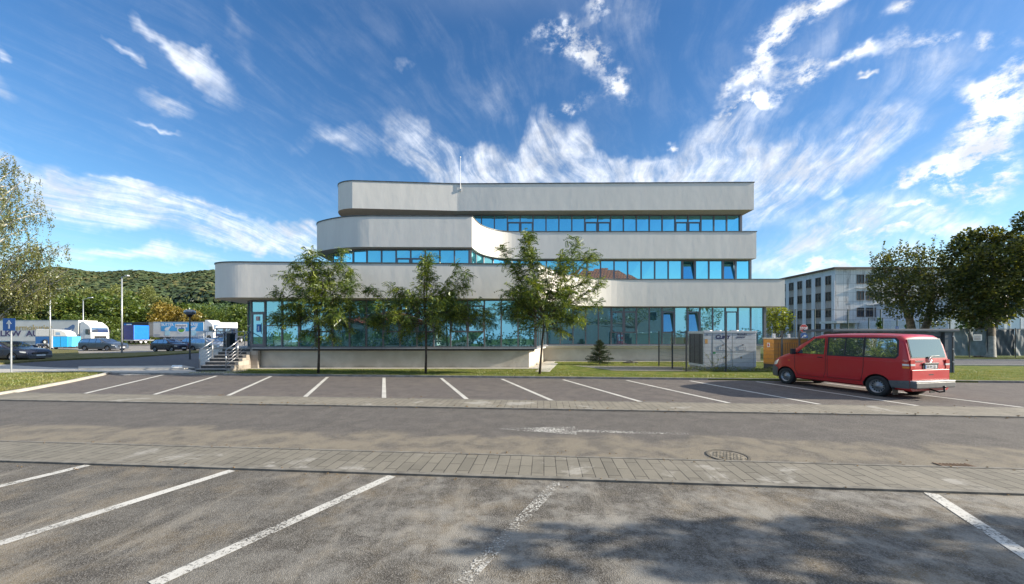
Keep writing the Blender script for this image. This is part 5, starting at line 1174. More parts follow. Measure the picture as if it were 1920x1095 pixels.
# ---- lorries and trailers
M_TRW=simple('trailer_white',(.66,.645,.60),.5,var=.05,scale=1.2,coat=.1); M_CABW=simple('cab_white',(.74,.74,.72),.4,var=.04,coat=.3)
M_TXTY=simple('lettering_ochre',(.42,.33,.14),.6); M_TXTB=simple('lettering_navy',(.07,.06,.14),.6); M_LOGO=simple('emblem_blue',(.11,.19,.35),.6); M_SKYB=simple('banner_blue',(.08,.38,.70),.5,var=.1,scale=.6); M_GREENS=simple('sticker_green',(.02,.30,.12),.5)
def rimwheel(e,x,y,r,sg,wd=.3): return wheel(e,x,y,r,wd,sg,M_CABW,'steel')
M_OLDWIN2=simple('dark_side_glass',(.03,.045,.04),.12,coat=.5)
def tractor(label,x0,Y,z,paint,name='truck_tractor'):
    """cab unit facing +X whose rear starts at x0"""
    e=empty(name,(x0,Y,z),0,label,'truck')
    cab=[(.75,.75),(.75,3.1),(.95,3.78),(1.45,3.74),(2.2,3.3),(2.62,2.95),(2.78,2.2),(2.82,.55),(2.3,.45),(2.25,.95),(1.95,1.22),(1.45,1.22),(1.15,.95),(1.1,.75)]
    MB().plate(cab,-1.22,1.22).build('cab',paint,e,bev=.03)
    for sg in (1,-1):
        MB().plate([(1.75,1.95),(2.55,1.85),(2.62,2.15),(2.50,2.68),(1.75,2.68)],sg*1.225-.006,sg*1.225+.006).build('side_window',M_OLDWIN2,e)
        MB().obox((2.62,sg*1.38,2.35),(.12,.22,.55)).build('mirror',M_PLBLK,e,bev=.03); MB().obox((2.70,sg*.95,.95),(.16,.34,.22)).build('headlight',M_LAMPW,e,bev=.03)
        MB().plate([(1.5,1.25),(1.52,1.25),(1.52,2.7),(1.5,2.7)],sg*1.224-.004,sg*1.224+.004).build('door_gap',M_PLBLK,e)
        rimwheel(e,1.70,sg*1.05,.50,sg); rimwheel(e,-1.55,sg*1.0,.50,sg,.5)
        t_=MB(); t_.smooth=True
        for q in range(4): t_.obox((-.55+q*.36,sg*1.0,.85),(.33,.55,.62))
        t_.build('fuel_tank',M_GALV,e,bev=.06)
    MB().plate([(2.60,2.95),(2.66,2.95),(2.80,2.2),(2.76,2.2)],-1.1,1.1).build('windscreen',M_GLASSC,e)
    MB().plate([(2.81,1.7),(2.84,1.7),(2.86,1.0),(2.82,1.0)],-.8,.8).build('grille',M_PLBLK,e)
    MB().box(-2.4,.9,-.45,.45,.75,1.0).build('chassis',M_DARK,e); return e
def trailer(label,x1,Y,L,z,h0,h1,axles=(-9.8,-8.5,-7.2),name='box_trailer'):
    e=empty(name,(x1,Y,z),0,label,'trailer'); MB().box(-L,0,-1.25,1.25,h0,h1).build('box',M_TRW,e,bev=.03)
    r=MB(); r.box(-L-.01,.01,-1.27,-1.252,h0-.08,h0+.06); r.box(-L-.01,.01,-1.27,-1.252,h1-.07,h1+.02); r.build('edge_rail',M_GALV,e); MB().box(-L+.3,-.5,-.5,.5,h0-.3,h0-.01).build('chassis',M_DARK,e)
    for a in axles:
        for sg in (1,-1): rimwheel(e,a,sg*1.0,.50,sg,.38)
    MB().box(-L*.62,-L*.22,-1.2,-1.15,h0-.55,h0-.12).build('side_guard',M_GALV,e); MB().box(-3.2,-3.05,-.9,.9,.02,h0-.3).build('landing_leg',M_DARK,e); return e
xk=XW(147,53.75)
t1=trailer('long white refrigerated trailer with ochre and navy German lettering and a blue bird emblem',xk,55,13.6,0,.95,3.97,(-13.0+1.2,-10.5,-9.2))
textmesh('lettering','Thermokurier',1.12,M_TXTY,t1,(XW(54,53.7)-xk,-1.27,2.88),(R(90),0,0),.004,bold=.018,sx=1.02)
textmesh('lettering','LKW  AUTO',1.12,M_TXTB,t1,(XW(49,53.7)-xk,-1.27,2.02),(R(90),0,0),.004,bold=.03,sx=1.22)
bird=[(0,.2),(.25,-.05),(.35,-.35),(.75,-.75),(1.2,-.3),(1.55,.45),(1.5,.75),(1.2,.78),(.8,.5),(.45,.25),(.2,.32)]
bm_=MB(); ox=XW(120,53.7)-xk; bm_.plate([(ox+a*.98,2.55+b*1.0) for a,b in bird],-1.272,-1.262); bm_.build('emblem',M_LOGO,t1)
MB().plate([(ox+.62,2.42),(.78+ox,2.15),(1.05+ox,2.45),(1.15+ox,2.75)],-1.276,-1.270).build('emblem_cutout',M_TRW,t1)
MB().plate([(ox-.85,2.55),(ox-.2,2.75),(ox-.25,2.55)],-1.272,-1.262).build('emblem',M_LOGO,t1)
MB().box(-.75,-.25,-1.27,-1.262,1.2,1.45).build('sticker',M_GREENS,t1)
tractor('white lorry cab with roof spoiler coupled to the lettered trailer',xk-.4,55,0,M_CABW).scale=(.78,1,1)
# dairy lorry
x2=XW(382,62.75); z2=.60
t2=trailer('white box trailer with blue dairy banner reading butter and cheese',x2,64,8.5,z2,.95,3.45,(-6.6,-5.4,-4.2))
def bx(px): return XW(px,62.75)-x2
def bz(py): return ZW(py,62.75)-z2
MB().box(bx(302),bx(381.5),-1.262,-1.254,bz(621),bz(604.8)).build('banner',M_SKYB,t2)
textmesh('lettering','BUTTER',.62,M_WHITE,t2,(bx(314),-1.268,bz(609)),(R(90),0,0),.003,bold=.012,sx=.92); textmesh('lettering','KÄSE',.62,M_WHITE,t2,(bx(364),-1.268,bz(609)),(R(90),0,0),.003,bold=.012,sx=.92)
sh=MB(); sh.plate([(bx(328.5),bz(613.8)),(bx(351),bz(613.8)),(bx(351),bz(607)),(bx(328.5),bz(607))],-1.270,-1.264); k=20
sh.build('nameboard',M_WHITE,t2); textmesh('lettering','Bergenland',.40,simple('lettering_brown',(.25,.18,.14),.6),t2,(bx(339.7),-1.276,bz(610.6)),(R(90),0,0),.003,bold=.008,sx=.95)
M_LBL=simple('carton_blue',(.45,.68,.75),.6,var=.1)
cx_,cz_=bx(340),bz(617.5); rr=.72
MB().plate([(cx_+rr*1.0*math.cos(2*PI*i/24),cz_+rr*math.sin(2*PI*i/24)*.95) for i in range(24)],-1.2685,-1.2655).build('crest',M_WHITE,t2)
MB().plate([(cx_+rr*.78*math.cos(PI+PI*i/12),cz_+.02+rr*.72*math.sin(PI+PI*i/12)) for i in range(13)],-1.2725,-1.2695).build('crest_meadow',simple('crest_green',(.18,.42,.05),.6),t2)
MB().plate([(cx_-.5,cz_+.03),(cx_-.25,cz_+.3),(cx_-.12,cz_+.18),(cx_+.1,cz_+.5),(cx_+.3,cz_+.22),(cx_+.4,cz_+.3),(cx_+.55,cz_+.03)],-1.2725,-1.2695).build('crest_mountain',M_LOGO,t2)
for qx in (314,363.5):
    a,b_=bx(qx),bz(624); MB().plate([(a-.42,b_-.45),(a+.42,b_-.45),(a+.42,b_+.25),(a+.3,b_+.4),(a-.4,b_+.38)],-1.2685,-1.2655).build('carton_print',M_LBL,t2)
    MB().plate([(a-.45,b_+.42),(a+.15,b_+.40),(a+.55,b_+1.0),(a+.45,b_+1.12),(a+.1,b_+.95),(a-.25,b_+.9),(a-.45,b_+.65)],-1.2705,-1.2665).build('splash_print',M_WHITE,t2)
MB().box(-8.3,-7.3,-1.27,-1.262,bz(629),bz(627)).build('marker_plate',M_GALV,t2)
tractor('white lorry cab at the front of the dairy trailer',x2-.5,64,z2,M_CABW).scale=(.75,1,1)
# dark curtain trailer behind, with its blue and white panel
xd=XW(291,67); t3=empty('curtain_trailer',(xd,67,.75),0,'dark open box trailer with a blue and white panel, behind the blue tarpaulin trailer','trailer')
mb=MB(); mb.box(-4.6,-4.4,-1.2,1.2,.9,3.25); mb.box(-.2,0,-1.2,1.2,.9,3.25); mb.box(-4.6,0,-1.2,1.2,3.2,3.35); mb.box(-4.6,0,-1.2,1.2,.8,.95); mb.box(-4.4,-.2,.9,1.2,.95,3.2); mb.build('box',M_DARK,t3)
MB().box(-2.9,-.25,-1.19,-1.17,.96,3.19).build('curtain',M_BLACK,t3); MB().box(-4.35,-2.95,-1.215,-1.2,1.9,3.1).build('panel',M_STB,t3); MB().box(-3.9,-3.05,-1.222,-1.216,2.3,3.0).build('panel_print',M_WHITE,t3)
for a in (-3.6,-2.4):
    for sg in (1,-1): rimwheel(t3,a,sg*.95,.45,sg)
# blue tarpaulin trailer
M_TARPB=simple('tarpaulin_blue',(.01,.16,.75),.45,var=.1,scale=2); M_TARPB_SHADE=simple('tarpaulin_blue_shade',(.018,.03,.17),.45,var=.15,scale=2)
Yt_=57.5; zt_=.50; xa,xm,xb2=XW(232,Yt_-1),XW(250.5,Yt_-1),XW(279,Yt_-1); t4=empty('tarpaulin_trailer',(xa,Yt_,zt_),0,'small flatbed trailer under a bright blue tarpaulin, its front coloured darker for shade','trailer')
w4=wm=xm-xa
MB().box(0,wm,-1.0,-.981,.62,2.85).build('tarpaulin_shade_front',M_TARPB_SHADE,t4)  # shaded side of the blue tarpaulin, its shade put into a darker colour
MB().box(.002,wm+.02,-.98,1.45,.63,2.84).build('tarpaulin',M_TARPB,t4,bev=.10)
MB().box(-.05,wm+.05,-1.0,1.5,.48,.615).build('bed',M_GALV,t4); MB().box(wm/2-.06,wm/2+.06,1.5,3.0,.45,.58).build('drawbar',M_GALV,t4)
for y_ in (.05,.80):
    for x_ in (0,wm): q=wheel(t4,x_,y_,.30,.18,-1,M_CABW); q.rotation_euler=(0,0,R(90))
MB().tube([(.2,-.7,.05),(.2,-.7,.6)],.04).build('jockey_wheel',M_GALV,t4)
# horse trailer
Yh=48; xh=XW(57,Yh-1); th_=empty('horse_trailer',(xh,Yh,0),0,'blue horse trailer with grey domed roof and spare wheel, before the lettered trailer','trailer')
th_.rotation_euler=(0,0,R(18)); th_.scale=(.755,.78,1)
def hx(px): return XW(px,Yh-1)-xh
hz=lambda py: ZW(py,Yh)
M_HBLU=simple('horsebox_navy',(.02,.09,.26),.45,coat=.2,var=.1); M_HCYAN=simple('horsebox_blue',(.03,.36,.72),.45,coat=.2,var=.06); M_HROOF=simple('horsebox_roof',(.42,.43,.44),.5,var=.06)
def plate2(poly,m,name,y0=-1.0,y1=1.0,bev=.02): return MB().plate(poly,y0,y1).build(name,m,th_,bev=bev)
plate2([(hx(58),.35),(hx(88),.35),(hx(88),hz(631)),(hx(57.5),hz(631))],M_HBLU,'side_rear'); plate2([(hx(90.5),.30),(hx(118.5),.30),(hx(118.5),hz(631)),(hx(90.5),hz(631))],M_HCYAN,'side_front'); plate2([(hx(118.6),.30),(hx(126),.32),(hx(127),hz(631)),(hx(118.6),hz(631))],simple('horsebox_light',(.10,.50,.80),.45),'nose',-.9,.9)
plate2([(hx(88.1),.2),(hx(90.4),.2),(hx(90.4),hz(630)),(hx(88.1),hz(630))],M_WHITE,'pillar',-1.02,1.02,0)
plate2([(hx(57),hz(630.8)),(hx(57.6),hz(618.5)),(hx(60),hz(617)),(hx(91),hz(617.5)),(hx(91),hz(630.8))],M_HROOF,'roof',bev=.08); plate2([(hx(91.1),hz(630.8)),(hx(91.1),hz(617.5)),(hx(106),hz(619)),(hx(115),hz(623)),(hx(119),hz(630.8))],simple('horsebox_roof_light',(.58,.58,.57),.5),'roof_front',bev=.08)
plate2([(hx(96),hz(628.5)),(hx(96),hz(623)),(hx(104),hz(623)),(hx(105),hz(628.5))],M_GLASSC,'window',-1.012,-1.002,0); plate2([(hx(105),.36),(hx(105.5),.36),(hx(105.5),hz(632)),(hx(105),hz(632))],M_BLACK,'door_gap',-1.008,-1.002,0)
sw=MB(); sw.lathe((hx(77),-1.08,hz(641)),[(.17,-.07),(.32,-.07),(.34,0),(.32,.07),(.17,.07)],'y',24); sw.build('spare_wheel',M_RUBBER,th_,smooth=True); MB().lathe((hx(77),-1.10,hz(641)),[(.001,-.05),(.17,-.05),(.17,.02)],'y',20).build('spare_rim',M_CABW,th_)
for q in (67,77): wheel(th_,hx(q),-1.0,.31,.2,-1); wheel(th_,hx(q),1.0,.31,.2,1)
fd=MB(); fd.plate([(hx(60),.45),(hx(62),.75),(hx(82),.75),(hx(86),.35),(hx(84),.35),(hx(81),.68),(hx(63),.68),(hx(61.5),.45)],-1.16,-1.0); fd.build('mudguard',M_GALV,th_); MB().box(hx(126),hx(133),-.06,.06,.35,.45).build('drawbar',M_GALV,th_)
# truck front half hidden by the building corner
e=empty('flatbed_truck',(XW(425,58),58,.55),R(-70),'dark blue truck with white roof spoiler seen between the stairs and the office corner','truck')
MB().box(-1.2,1.0,-1.1,1.1,.7,2.35).build('cab',C_BLUE,e,bev=.08); MB().box(1.0,1.03,-.95,.95,1.5,2.25).build('windscreen',M_GLASSC,e); MB().plate([(-1.2,2.36),(1.15,2.36),(.9,2.6),(.1,2.75),(-.6,3.25),(-1.2,3.3)],-1.1,1.1).build('roof_spoiler',M_CABW,e,bev=.04)
for sg in (1,-1): rimwheel(e,.3,sg*.95,.48,sg); MB().obox((1.03,sg*.8,.95),(.06,.3,.2)).build('headlight',M_LAMPW,e); rimwheel(e,-3,sg*.95,.48,sg); MB().obox((1.1,sg*1.3,1.9),(.12,.2,.5)).build('mirror',M_PLBLK,e)
MB().box(-5,-1.2,-1.1,1.1,.9,1.1).build('bed',M_DARK,e); MB().box(.98,1.05,-.7,.7,.8,1.3).build('grille',M_PLBLK,e)
# ================================================================ STREET FURNITURE, MACHINES, FENCES, OTHER BUILDINGS
M_SIGNB=simple('sign_blue',(.008,.09,.36),.4,var=.04); M_SIGNR=simple('sign_red',(.50,.012,.015),.4,var=.04); M_SIGNW=simple('sign_white',(.78,.78,.78),.4,var=.02); M_SIGNS=simple('sign_silver',(.50,.54,.60),.4,var=.03)
b=G(19,700); Ys=b.y
e=empty('one_way_sign',(b.x,b.y,.04),0,'square blue sign with a white upward arrow on a grey post in the corner grass','road sign')
MB().tube([(0,.04,0),(0,.04,ZW(602,Ys))],.03,10).build('post',M_GALV,e); s_=.30; zc=ZW(608.5,Ys)-.04; xo=XW(16.8,Ys)-b.x
MB().plate([(xo-s_,zc-s_),(xo+s_,zc-s_),(xo+s_,zc+s_),(xo-s_,zc+s_)],0,.006).build('panel',M_SIGNB,e,bev=.002)
k=.9; MB().plate([(xo-.035,zc-.20),(xo+.035,zc-.20),(xo+.035,zc+.03),(xo+.14,zc+.03),(xo,zc+.22),(xo-.14,zc+.03),(xo-.035,zc+.03)],-.006,-.002).build('arrow',M_SIGNS,e)
Yq=25.0; xs_=XW(1507,Yq); e=empty('stop_sign',(xs_,Yq,.06),0,'red octagonal STOP sign on a post above a round blue arrow sign, behind the van','road sign'); zc=ZW(615.8,Yq)-.06
MB().tube([(0,.05,0),(0,.05,zc+.2)],.03,10).build('post',M_GALV,e)
oct_=lambda r: [(r*math.cos(PI/8+PI/4*i),zc+r*math.sin(PI/8+PI/4*i)) for i in range(8)]
MB().plate(oct_(.29),0,.006).build('panel_edge',M_SIGNW,e); MB().plate(oct_(.272),-.006,-.002).build('panel',M_SIGNR,e)
textmesh('lettering','STOP',.235,M_SIGNW,e,(0,-.012,zc),(R(90),0,0),.002,bold=.008,sx=.88)
e2=empty('direction_sign',(xs_,Yq,.06),0,'round blue sign with a curved white arrow below the red octagonal sign','road sign'); z2_=ZW(632,Yq)-.06
MB().plate([(.285*math.cos(2*PI*i/32),z2_+.285*math.sin(2*PI*i/32)) for i in range(32)],-.004,.004).build('panel',M_SIGNB,e2)
arc=[(-.10+.0,-.15),(-.12,-.05),(-.08,.04),(.0,.08),(.06,.085)]; mb=MB(); mb.tube([(a,-.012,z2_+c) for a,c in arc],.026,6); mb.plate([(.03,z2_+.0),(.03,z2_+.17),(.18,z2_+.09)],-.016,-.008); mb.build('arrow',M_SIGNW,e2)
# street lamps
M_LAMPHEAD=simple('lamp_head_grey',(.55,.56,.57),.4,.3)
def arm_lamp(px,base_y,top_y,ax,ay,label,Y=None,z=0,r=.075):
    Y=Y or G(px,base_y).y; x=XW(px,Y); h=ZW(top_y,Y)-z; e=empty('street_lamp',(x,Y,z),0,label,'street lamp','street lamps by the far car park'); MB().tube([(0,0,0),(0,0,h)],[r,r*.75],10).build('pole',M_GALV,e,smooth=True)
    ex=XW(ax,Y)-x; ez=ZW(ay,Y)-z; MB().tube([(0,0,h-.05),(ex*.45,0,h+(ez-h)*.6),(ex*.6,0,ez)],.04,8).build('arm',M_GALV,e,smooth=True); hd=MB(); hd.obox((ex*.8,0,ez+.02),(abs(ex)*.5,.26,.14),0,0,R(-8)); hd.build('lamp_head',M_LAMPHEAD,e,bev=.05)
    return e
arm_lamp(228.5,661.5,519,241,517.5,'tall grey street lamp with a short arm rising in front of the slate hatchback')
arm_lamp(94,656.5,545.5,117,542,'street lamp with a long thin arm standing in front of the blue horse trailer')
arm_lamp(156,650,561,173,558.5,'street lamp behind the white lorry cab, only its upper pole showing',Y=62)
b=G(356,674); e=empty('park_lamp',(b.x,b.y,0),0,'dark post lamp with a round mushroom head beside the access road','street lamp'); h=ZW(588,b.y)
MB().tube([(0,0,0),(0,0,h-.25)],[.06,.045],10).build('pole',M_DARK,e); MB().lathe((0,0,h-.28),[(.05,0),(.14,.08),(.20,.2)],n=20).build('collar',M_PLBLK,e,smooth=True)
MB().lathe((0,0,h-.08),[(.20,0),(.33,.05),(.37,.16),(.34,.28),(.22,.36),(.001,.40)],n=24).build('globe',simple('globe_smoked',(.25,.27,.29),.15,.2,coat=1),e,smooth=True); MB().lathe((0,0,h+.02),[(.378,0),(.385,.03),(.378,.06)],n=24).build('rim',M_PLBLK,e)
# ---- air chiller cabinet
M_CAB=simple('cabinet_white',(.64,.67,.70),.45,var=.05,coat=.1); M_CAB2=simple('cabinet_panel',(.52,.57,.64),.45,var=.05)
cx0,cx1,cy0,cy1,ch=9.67,12.30,18.8,20.45,2.05
e=empty('chiller_unit',(cx0,cy0,.06),0,'large white cooling machine with a dark finned side and blue lettering behind the mesh fence','chiller')
W_,D_=cx1-cx0,cy1-cy0; H_=ch-.06
MB().box(0,W_,0,D_,.16,H_-.10).build('casing',M_CAB,e,bev=.012); MB().box(-.03,W_+.03,-.03,D_+.03,H_-.098,H_).build('top_rim',M_CAB,e,bev=.01); MB().box(.05,W_-.05,.03,D_-.05,0,.158).build('base_frame',M_GALV,e)
mb=MB(); mb.box(-.012,-.002,.10,D_-.06,.30,H_-.14); mb.build('coil_panel',M_BLACK,e); mb=MB()
for i in range(16): y=.12+i*(D_-.2)/16; mb.box(-.020,-.013,y,y+.010,.30,H_-.14)
mb.build('coil_fins',M_GALV,e)
gaps=MB()
for x_ in (.44,1.42): gaps.box(x_-.006,x_+.006,-.006,-.001,.18,H_-.12)
gaps.box(.44,W_-.12,-.006,-.001,.93,.945); gaps.box(W_-.14,W_-.128,-.006,-.001,.2,.93); gaps.build('panel_gaps',M_DARK,e)
MB().plate([(.55,H_-.16),(1.40,H_-.16),(1.40,1.02)],-.004,-.001).build('panel_print',simple('cabinet_print',(.72,.74,.77),.5),e)
MB().plate([(1.40,.25),(W_-.02,.62),(W_-.02,.2),(1.0,.2)],-.004,-.001).build('panel_print',M_CAB2,e)
for x_ in (.95,1.95):
    v=MB()
    for i in range(5): v.box(x_-.2+i*.09,x_-.2+i*.09+.045,-.012,-.002,1.03,1.20)
    v.build('vent_slots',M_SIGNW,e); MB().plate([(x_-.06,1.27),(x_+.06,1.27),(x_+.03,1.31),(x_-.03,1.31)],-.03,-.004).build('lifting_eye',M_PLBLK,e)
    a=x_+(.08 if x_<1.5 else -.08); MB().plate([(a-.06,.62),(a+.06,.62),(a,.72)],-.006,-.002).build('warning_sign',M_PLBLK,e); MB().plate([(a-.03,.635),(a+.03,.635),(a,.685)],-.0085,-.0065).build('warning_mark',simple('warn_yellow',(.75,.55,.05),.5) if 'warn_yellow' not in MATS else MATS['warn_yellow'],e)
M_NAVYT=simple('lettering_darkblue',(.02,.03,.12),.5)
textmesh('lettering','C',.27,M_NAVYT,e,(.66,-.006,1.68),(R(90),0,0),.002,bold=.018,shear=.2); textmesh('lettering','LINT',.20,M_NAVYT,e,(1.02,-.006,1.665),(R(90),0,0),.002,bold=.014,shear=.2,sx=1.2)
textmesh('lettering','multi',.17,M_NAVYT,e,(1.98,-.006,1.82),(R(90),0,0),.002,bold=.003); textmesh('lettering','power',.17,M_NAVYT,e,(1.86,-.006,1.69),(R(90),0,0),.002,bold=.003)
v=MB(); [v.box(1.66+i*.035,1.66+i*.035+.02,-.006,-.002,1.78,1.86) for i in range(4)]; v.build('emblem',M_NAVYT,e)
v=MB(); [v.tube([(.93+.05*math.cos(a_),-.005,1.86+.05*math.sin(a_)),(.93-.05*math.cos(a_),-.005,1.86-.05*math.sin(a_))],.006,4) for a_ in (0,PI/3,2*PI/3)]; v.build('emblem',M_SKYB,e)
MB().box(.45,.58,-.005,-.002,.84,.93).build('sticker',M_GREENS,e); MB().box(.05,.18,-.005,-.002,1.35,1.58).build('sticker',simple('sticker_orange',(.65,.35,.10),.5),e); textmesh('lettering','Ce',.09,M_NAVYT,e,(.14,-.006,1.80),(R(90),0,0),.002,bold=.003)
for i,(x_,w_) in enumerate(((.5,.4),(1.15,.3),(1.9,.35),(2.4,.12))): v=MB(); v.lathe((x_,.6+.2*(i%2),H_),[(.001,.05),(w_*.5,.045),(w_*.52,0)],n=18); v.build('fan_cowl',M_GALV,e)
# ---- orange container
M_ORANGE=simple('container_orange',(.62,.26,.03),.5,var=.08,scale=2); M_ORDARK=simple('container_base',(.05,.05,.055),.6)
x0_,x1_,yo=13.5,15.25,19.25; e=empty('generator_container',(x0_,yo,.06),0,'orange generator cabinet on a black base between the white chiller and the van','generator')
MB().box(0,x1_-x0_,0,.80,.27,1.58).build('casing',M_ORANGE,e,bev=.02); MB().box(.0,x1_-x0_,.02,.78,.0,.268).build('base',M_ORDARK,e); MB().box(-.03,x1_-x0_+.03,-.03,.83,1.582,1.64).build('lid',simple('lid_cream',(.58,.55,.47),.6),e,bev=.01)
v=MB(); 
for i in range(12): v.box(.2+i*.12,.2+i*.12+.05,-.008,-.001,.45,1.4)
v.build('ribs',simple('container_rib',(.42,.16,.02),.5),e); MB().box(-.006,-.001,.30,.50,1.15,1.38).build('sticker',M_SIGNW,e); MB().box(-.010,-.007,.35,.45,1.2,1.33).build('sticker_mark',M_SIGNR,e)
v=MB(); v.box(.2,.3,.3,.4,1.64,1.86); v.box(1.0,1.08,.3,.4,1.64,1.84); v.build('pipe_stub',M_SIGNW,e)
# ---- enclosure fence of wire panels
fe=empty('mesh_fence',(8.5,18.2,.06),0,'grey welded wire mesh fence round the chiller and the orange cabinet','fence')
fh=1.97
def fpost(x,y): MB().box(x-8.5-.03,x-8.5+.03,y-18.2-.03,y-18.2+.03,0,fh+.03).build('post',M_DARK,fe)
posts=[(8.5,21.6),(8.5,19.8),(8.5,18.2),(XW(1361,18.2),18.2),(XW(1418,18.2),18.2),(XW(1466,18.2),18.2),(XW(1499,18.2),18.2),(16.9,18.2)]
for p in posts: 
    if p[0]!=XW(1418,18.2): fpost(*p)
def wpanel(a,b):
    a=Vector(a)-Vector((8.5,18.2)); b=Vector(b)-Vector((8.5,18.2)); L=(b-a).length; u=(b-a)/L; mb=MB()
    for i in range(1,int(L/.05)): q=a+u*i*.05; mb.add([(q.x-u.x*.004,q.y-u.y*.004,.05),(q.x+u.x*.004,q.y+u.y*.004,.05),(q.x+u.x*.004,q.y+u.y*.004,fh),(q.x-u.x*.004,q.y-u.y*.004,fh)],[(0,1,2,3)])
    for j in range(11): z=.06+j*(fh-.07)/10; mb.beam((a.x,a.y,z),(b.x,b.y,z),.008,.008)
    mb.build('wire_panel',M_WIRE,fe)
for a,b in zip(posts[:-1],posts[1:]): wpanel(a,b)
# ---- dark grey cabinet behind the van
M_SLATE=simple('cabinet_slate',(.085,.105,.135),.5,var=.08,scale=1.5)
yk=17.7; xk0,xk1=XW(1590,yk),XW(1785,yk)
e=empty('storage_cabinet',(xk0,yk,.06),0,'long dark slate grey cabinet with a flat overhanging roof behind the red van','cabinet')
WK=xk1-xk0; MB().box(0,WK-.5,0,1.4,0,1.93).build('casing',M_SLATE,e,bev=.01); MB().box(WK-.46,WK,-.10,1.4,0,1.93).build('door',M_SLATE,e,bev=.01); MB().box(-.9,WK+.10,-.22,1.6,1.95,2.07).build('roof',M_SLATE,e,bev=.015)
MB().box(WK-.10,WK-.07,-.115,-.101,.02,1.9).build('door_gap',M_BLACK,e)
for z_ in (.5,1.1,1.7): MB().box(WK-.12,WK-.05,-.13,-.116,z_,z_+.05).build('hinge',M_GALV,e)
v=MB(); rs=np.random.default_rng(19)
for j,(a_,b_) in enumerate(((-1.06,-.52),(-1.02,-.50),(-.98,-.52))):
    x_=WK+a_
    while x_<WK+b_: w_=rs.uniform(.018,.05); v.box(x_,x_+w_,-.004,-.001,1.66-j*.13,1.74-j*.13-rs.uniform(0,.02)); x_+=w_+.016
v.build('writing',M_BLACK,e)
# ---- tarpaulin fence at the right
M_TP1=simple('tarp_grey',(.17,.20,.21),.55,var=.2,scale=1.5); M_TP2=simple('tarp_dark',(.07,.085,.105),.55,var=.2,scale=1.5); M_TP3=simple('tarp_pale',(.25,.27,.28),.55,var=.2,scale=1.5)
Yf=30.6; tf=empty('tarpaulin_fence',(XW(1780,Yf),Yf,0),0,'tall fence hung with wrinkled grey tarpaulins behind the side road','fence'); px_=[1760,1816,1850,1862,1902,1960,2030]
mt_=[M_TP1,M_TP1,M_TP2,M_TP2,M_TP3,M_TP1]; X0=XW(1780,Yf); rs=np.random.default_rng(5)
for i in range(len(px_)-1):
    a,b=XW(px_[i],Yf)-X0,XW(px_[i+1],Yf)-X0; n=int((b-a)/.06); m=26; vs=[];fs=[]; ph=rs.uniform(0,6,6)
    for j in range(m+1):
        for q in range(n+1):
            u=q/n; v_=j/m; x=a+(b-a)*u; z=.15+2.17*v_-.05*math.sin(PI*u)*v_; d=u*(b-a)+v_*1.6
            y=.022*math.sin(5.2*d+ph[0]+1.4*math.sin(3*u+ph[1]))*(.4+.6*math.sin(PI*u)**.5)+.010*math.sin(11*d-3*v_*2+ph[2])+.007*math.sin(17*(u*(b-a))-7*v_+ph[3]); vs.append((x,y,z))
    for j in range(m):
        for q in range(n): k=j*(n+1)+q; fs.append((k,k+1,k+n+2,k+n+1))
    MB().add(vs,fs).build('tarpaulin',mt_[i],tf,smooth=True)
for p in px_: MB().tube([(XW(p,Yf)-X0,-.06,0),(XW(p,Yf)-X0,-.06,2.4)],.03,6).build('post',M_DARK,tf)
MB().box(XW(1760,Yf)-X0,XW(2030,Yf)-X0,.05,.09,2.30,2.36).build('top_rail',M_DARK,tf)
sg_=empty('notice_board',(XW(1828.5,Yf),Yf-.16,ZW(633,Yf)),0,'small white notice with rounded corners and dark unreadable writing on the tarpaulin fence','notice'); MB().plate([(-.33,-.24),(.33,-.24),(.36,-.2),(.36,.22),(.32,.26),(-.32,.26),(-.36,.2),(-.36,-.2)],0,.012).build('panel',M_SIGNW,sg_,bev=.004)
v=MB(); rs=np.random.default_rng(9)
for zz_,h_ in ((.13,.05),(.03,.05),(-.11,.10)):
    x_=-.28
    while x_<.26: w_=rs.uniform(.02,.05); v.box(x_,x_+w_,-.004,-.001,zz_-h_/2,zz_+h_/2); x_+=w_+.014
v.build('writing',simple('notice_ink',(.16,.12,.12),.6),sg_)
# ---- sports fences
def sfence(label,pts,h,name='sports_fence',net=True,step=.35):
    e=empty(name,(pts[0][0],pts[0][1],0),0,label,'fence'); ox,oy=pts[0]
    for p in pts: MB().tube([(p[0]-ox,p[1]-oy,0),(p[0]-ox,p[1]-oy,h)],.06,6).build('post',M_FENCEG,e)
    mb=MB(); a=Vector(pts[0]);
    for p,q in zip(pts[:-1],pts[1:]):
        p3,q3=(p[0]-ox,p[1]-oy),(q[0]-ox,q[1]-oy)
        for z_ in (h,h-.08,.3): mb.beam((*p3,z_),(*q3,z_),.03,.03)
        L=math.hypot(q[0]-p[0],q[1]-p[1]); 
        for z_ in np.arange(.6,h-.2,.6): mb.beam((*p3,z_),(*q3,z_),.006,.006)
    mb.build('wire_net',M_WIRE,e); return e
M_FENCEG=simple('fence_green',(.03,.06,.05),.6)
sfence('tall green sports ground fence in front of the old apartment block',[(XW(p,45),45) for p in (1450,1491,1528,1590,1651,1712)],ZW(580,45))
sfence('lower green fence between the old block and the double trunked tree',[(XW(p,47),47) for p in (1629,1655,1682,1725)],ZW(596,47)); sfence('lower green fence in front of the white annex, right of the double trunked tree',[(XW(p,42),42) for p in (1781,1820,1870,1930)],ZW(592,42))
e=empty('number_sign',(XW(1682,46.6),46.6,0),0,'tiny blue number sign on a fence post left of the double trunked tree','sign'); zc=ZW(615,46.6); MB().box(-.19,.19,-.02,0,zc-.22,zc+.2).build('panel',M_SIGNB,e); textmesh('lettering','17',.22,M_SIGNW,e,(0,-.026,zc),(R(90),0,0),.002)
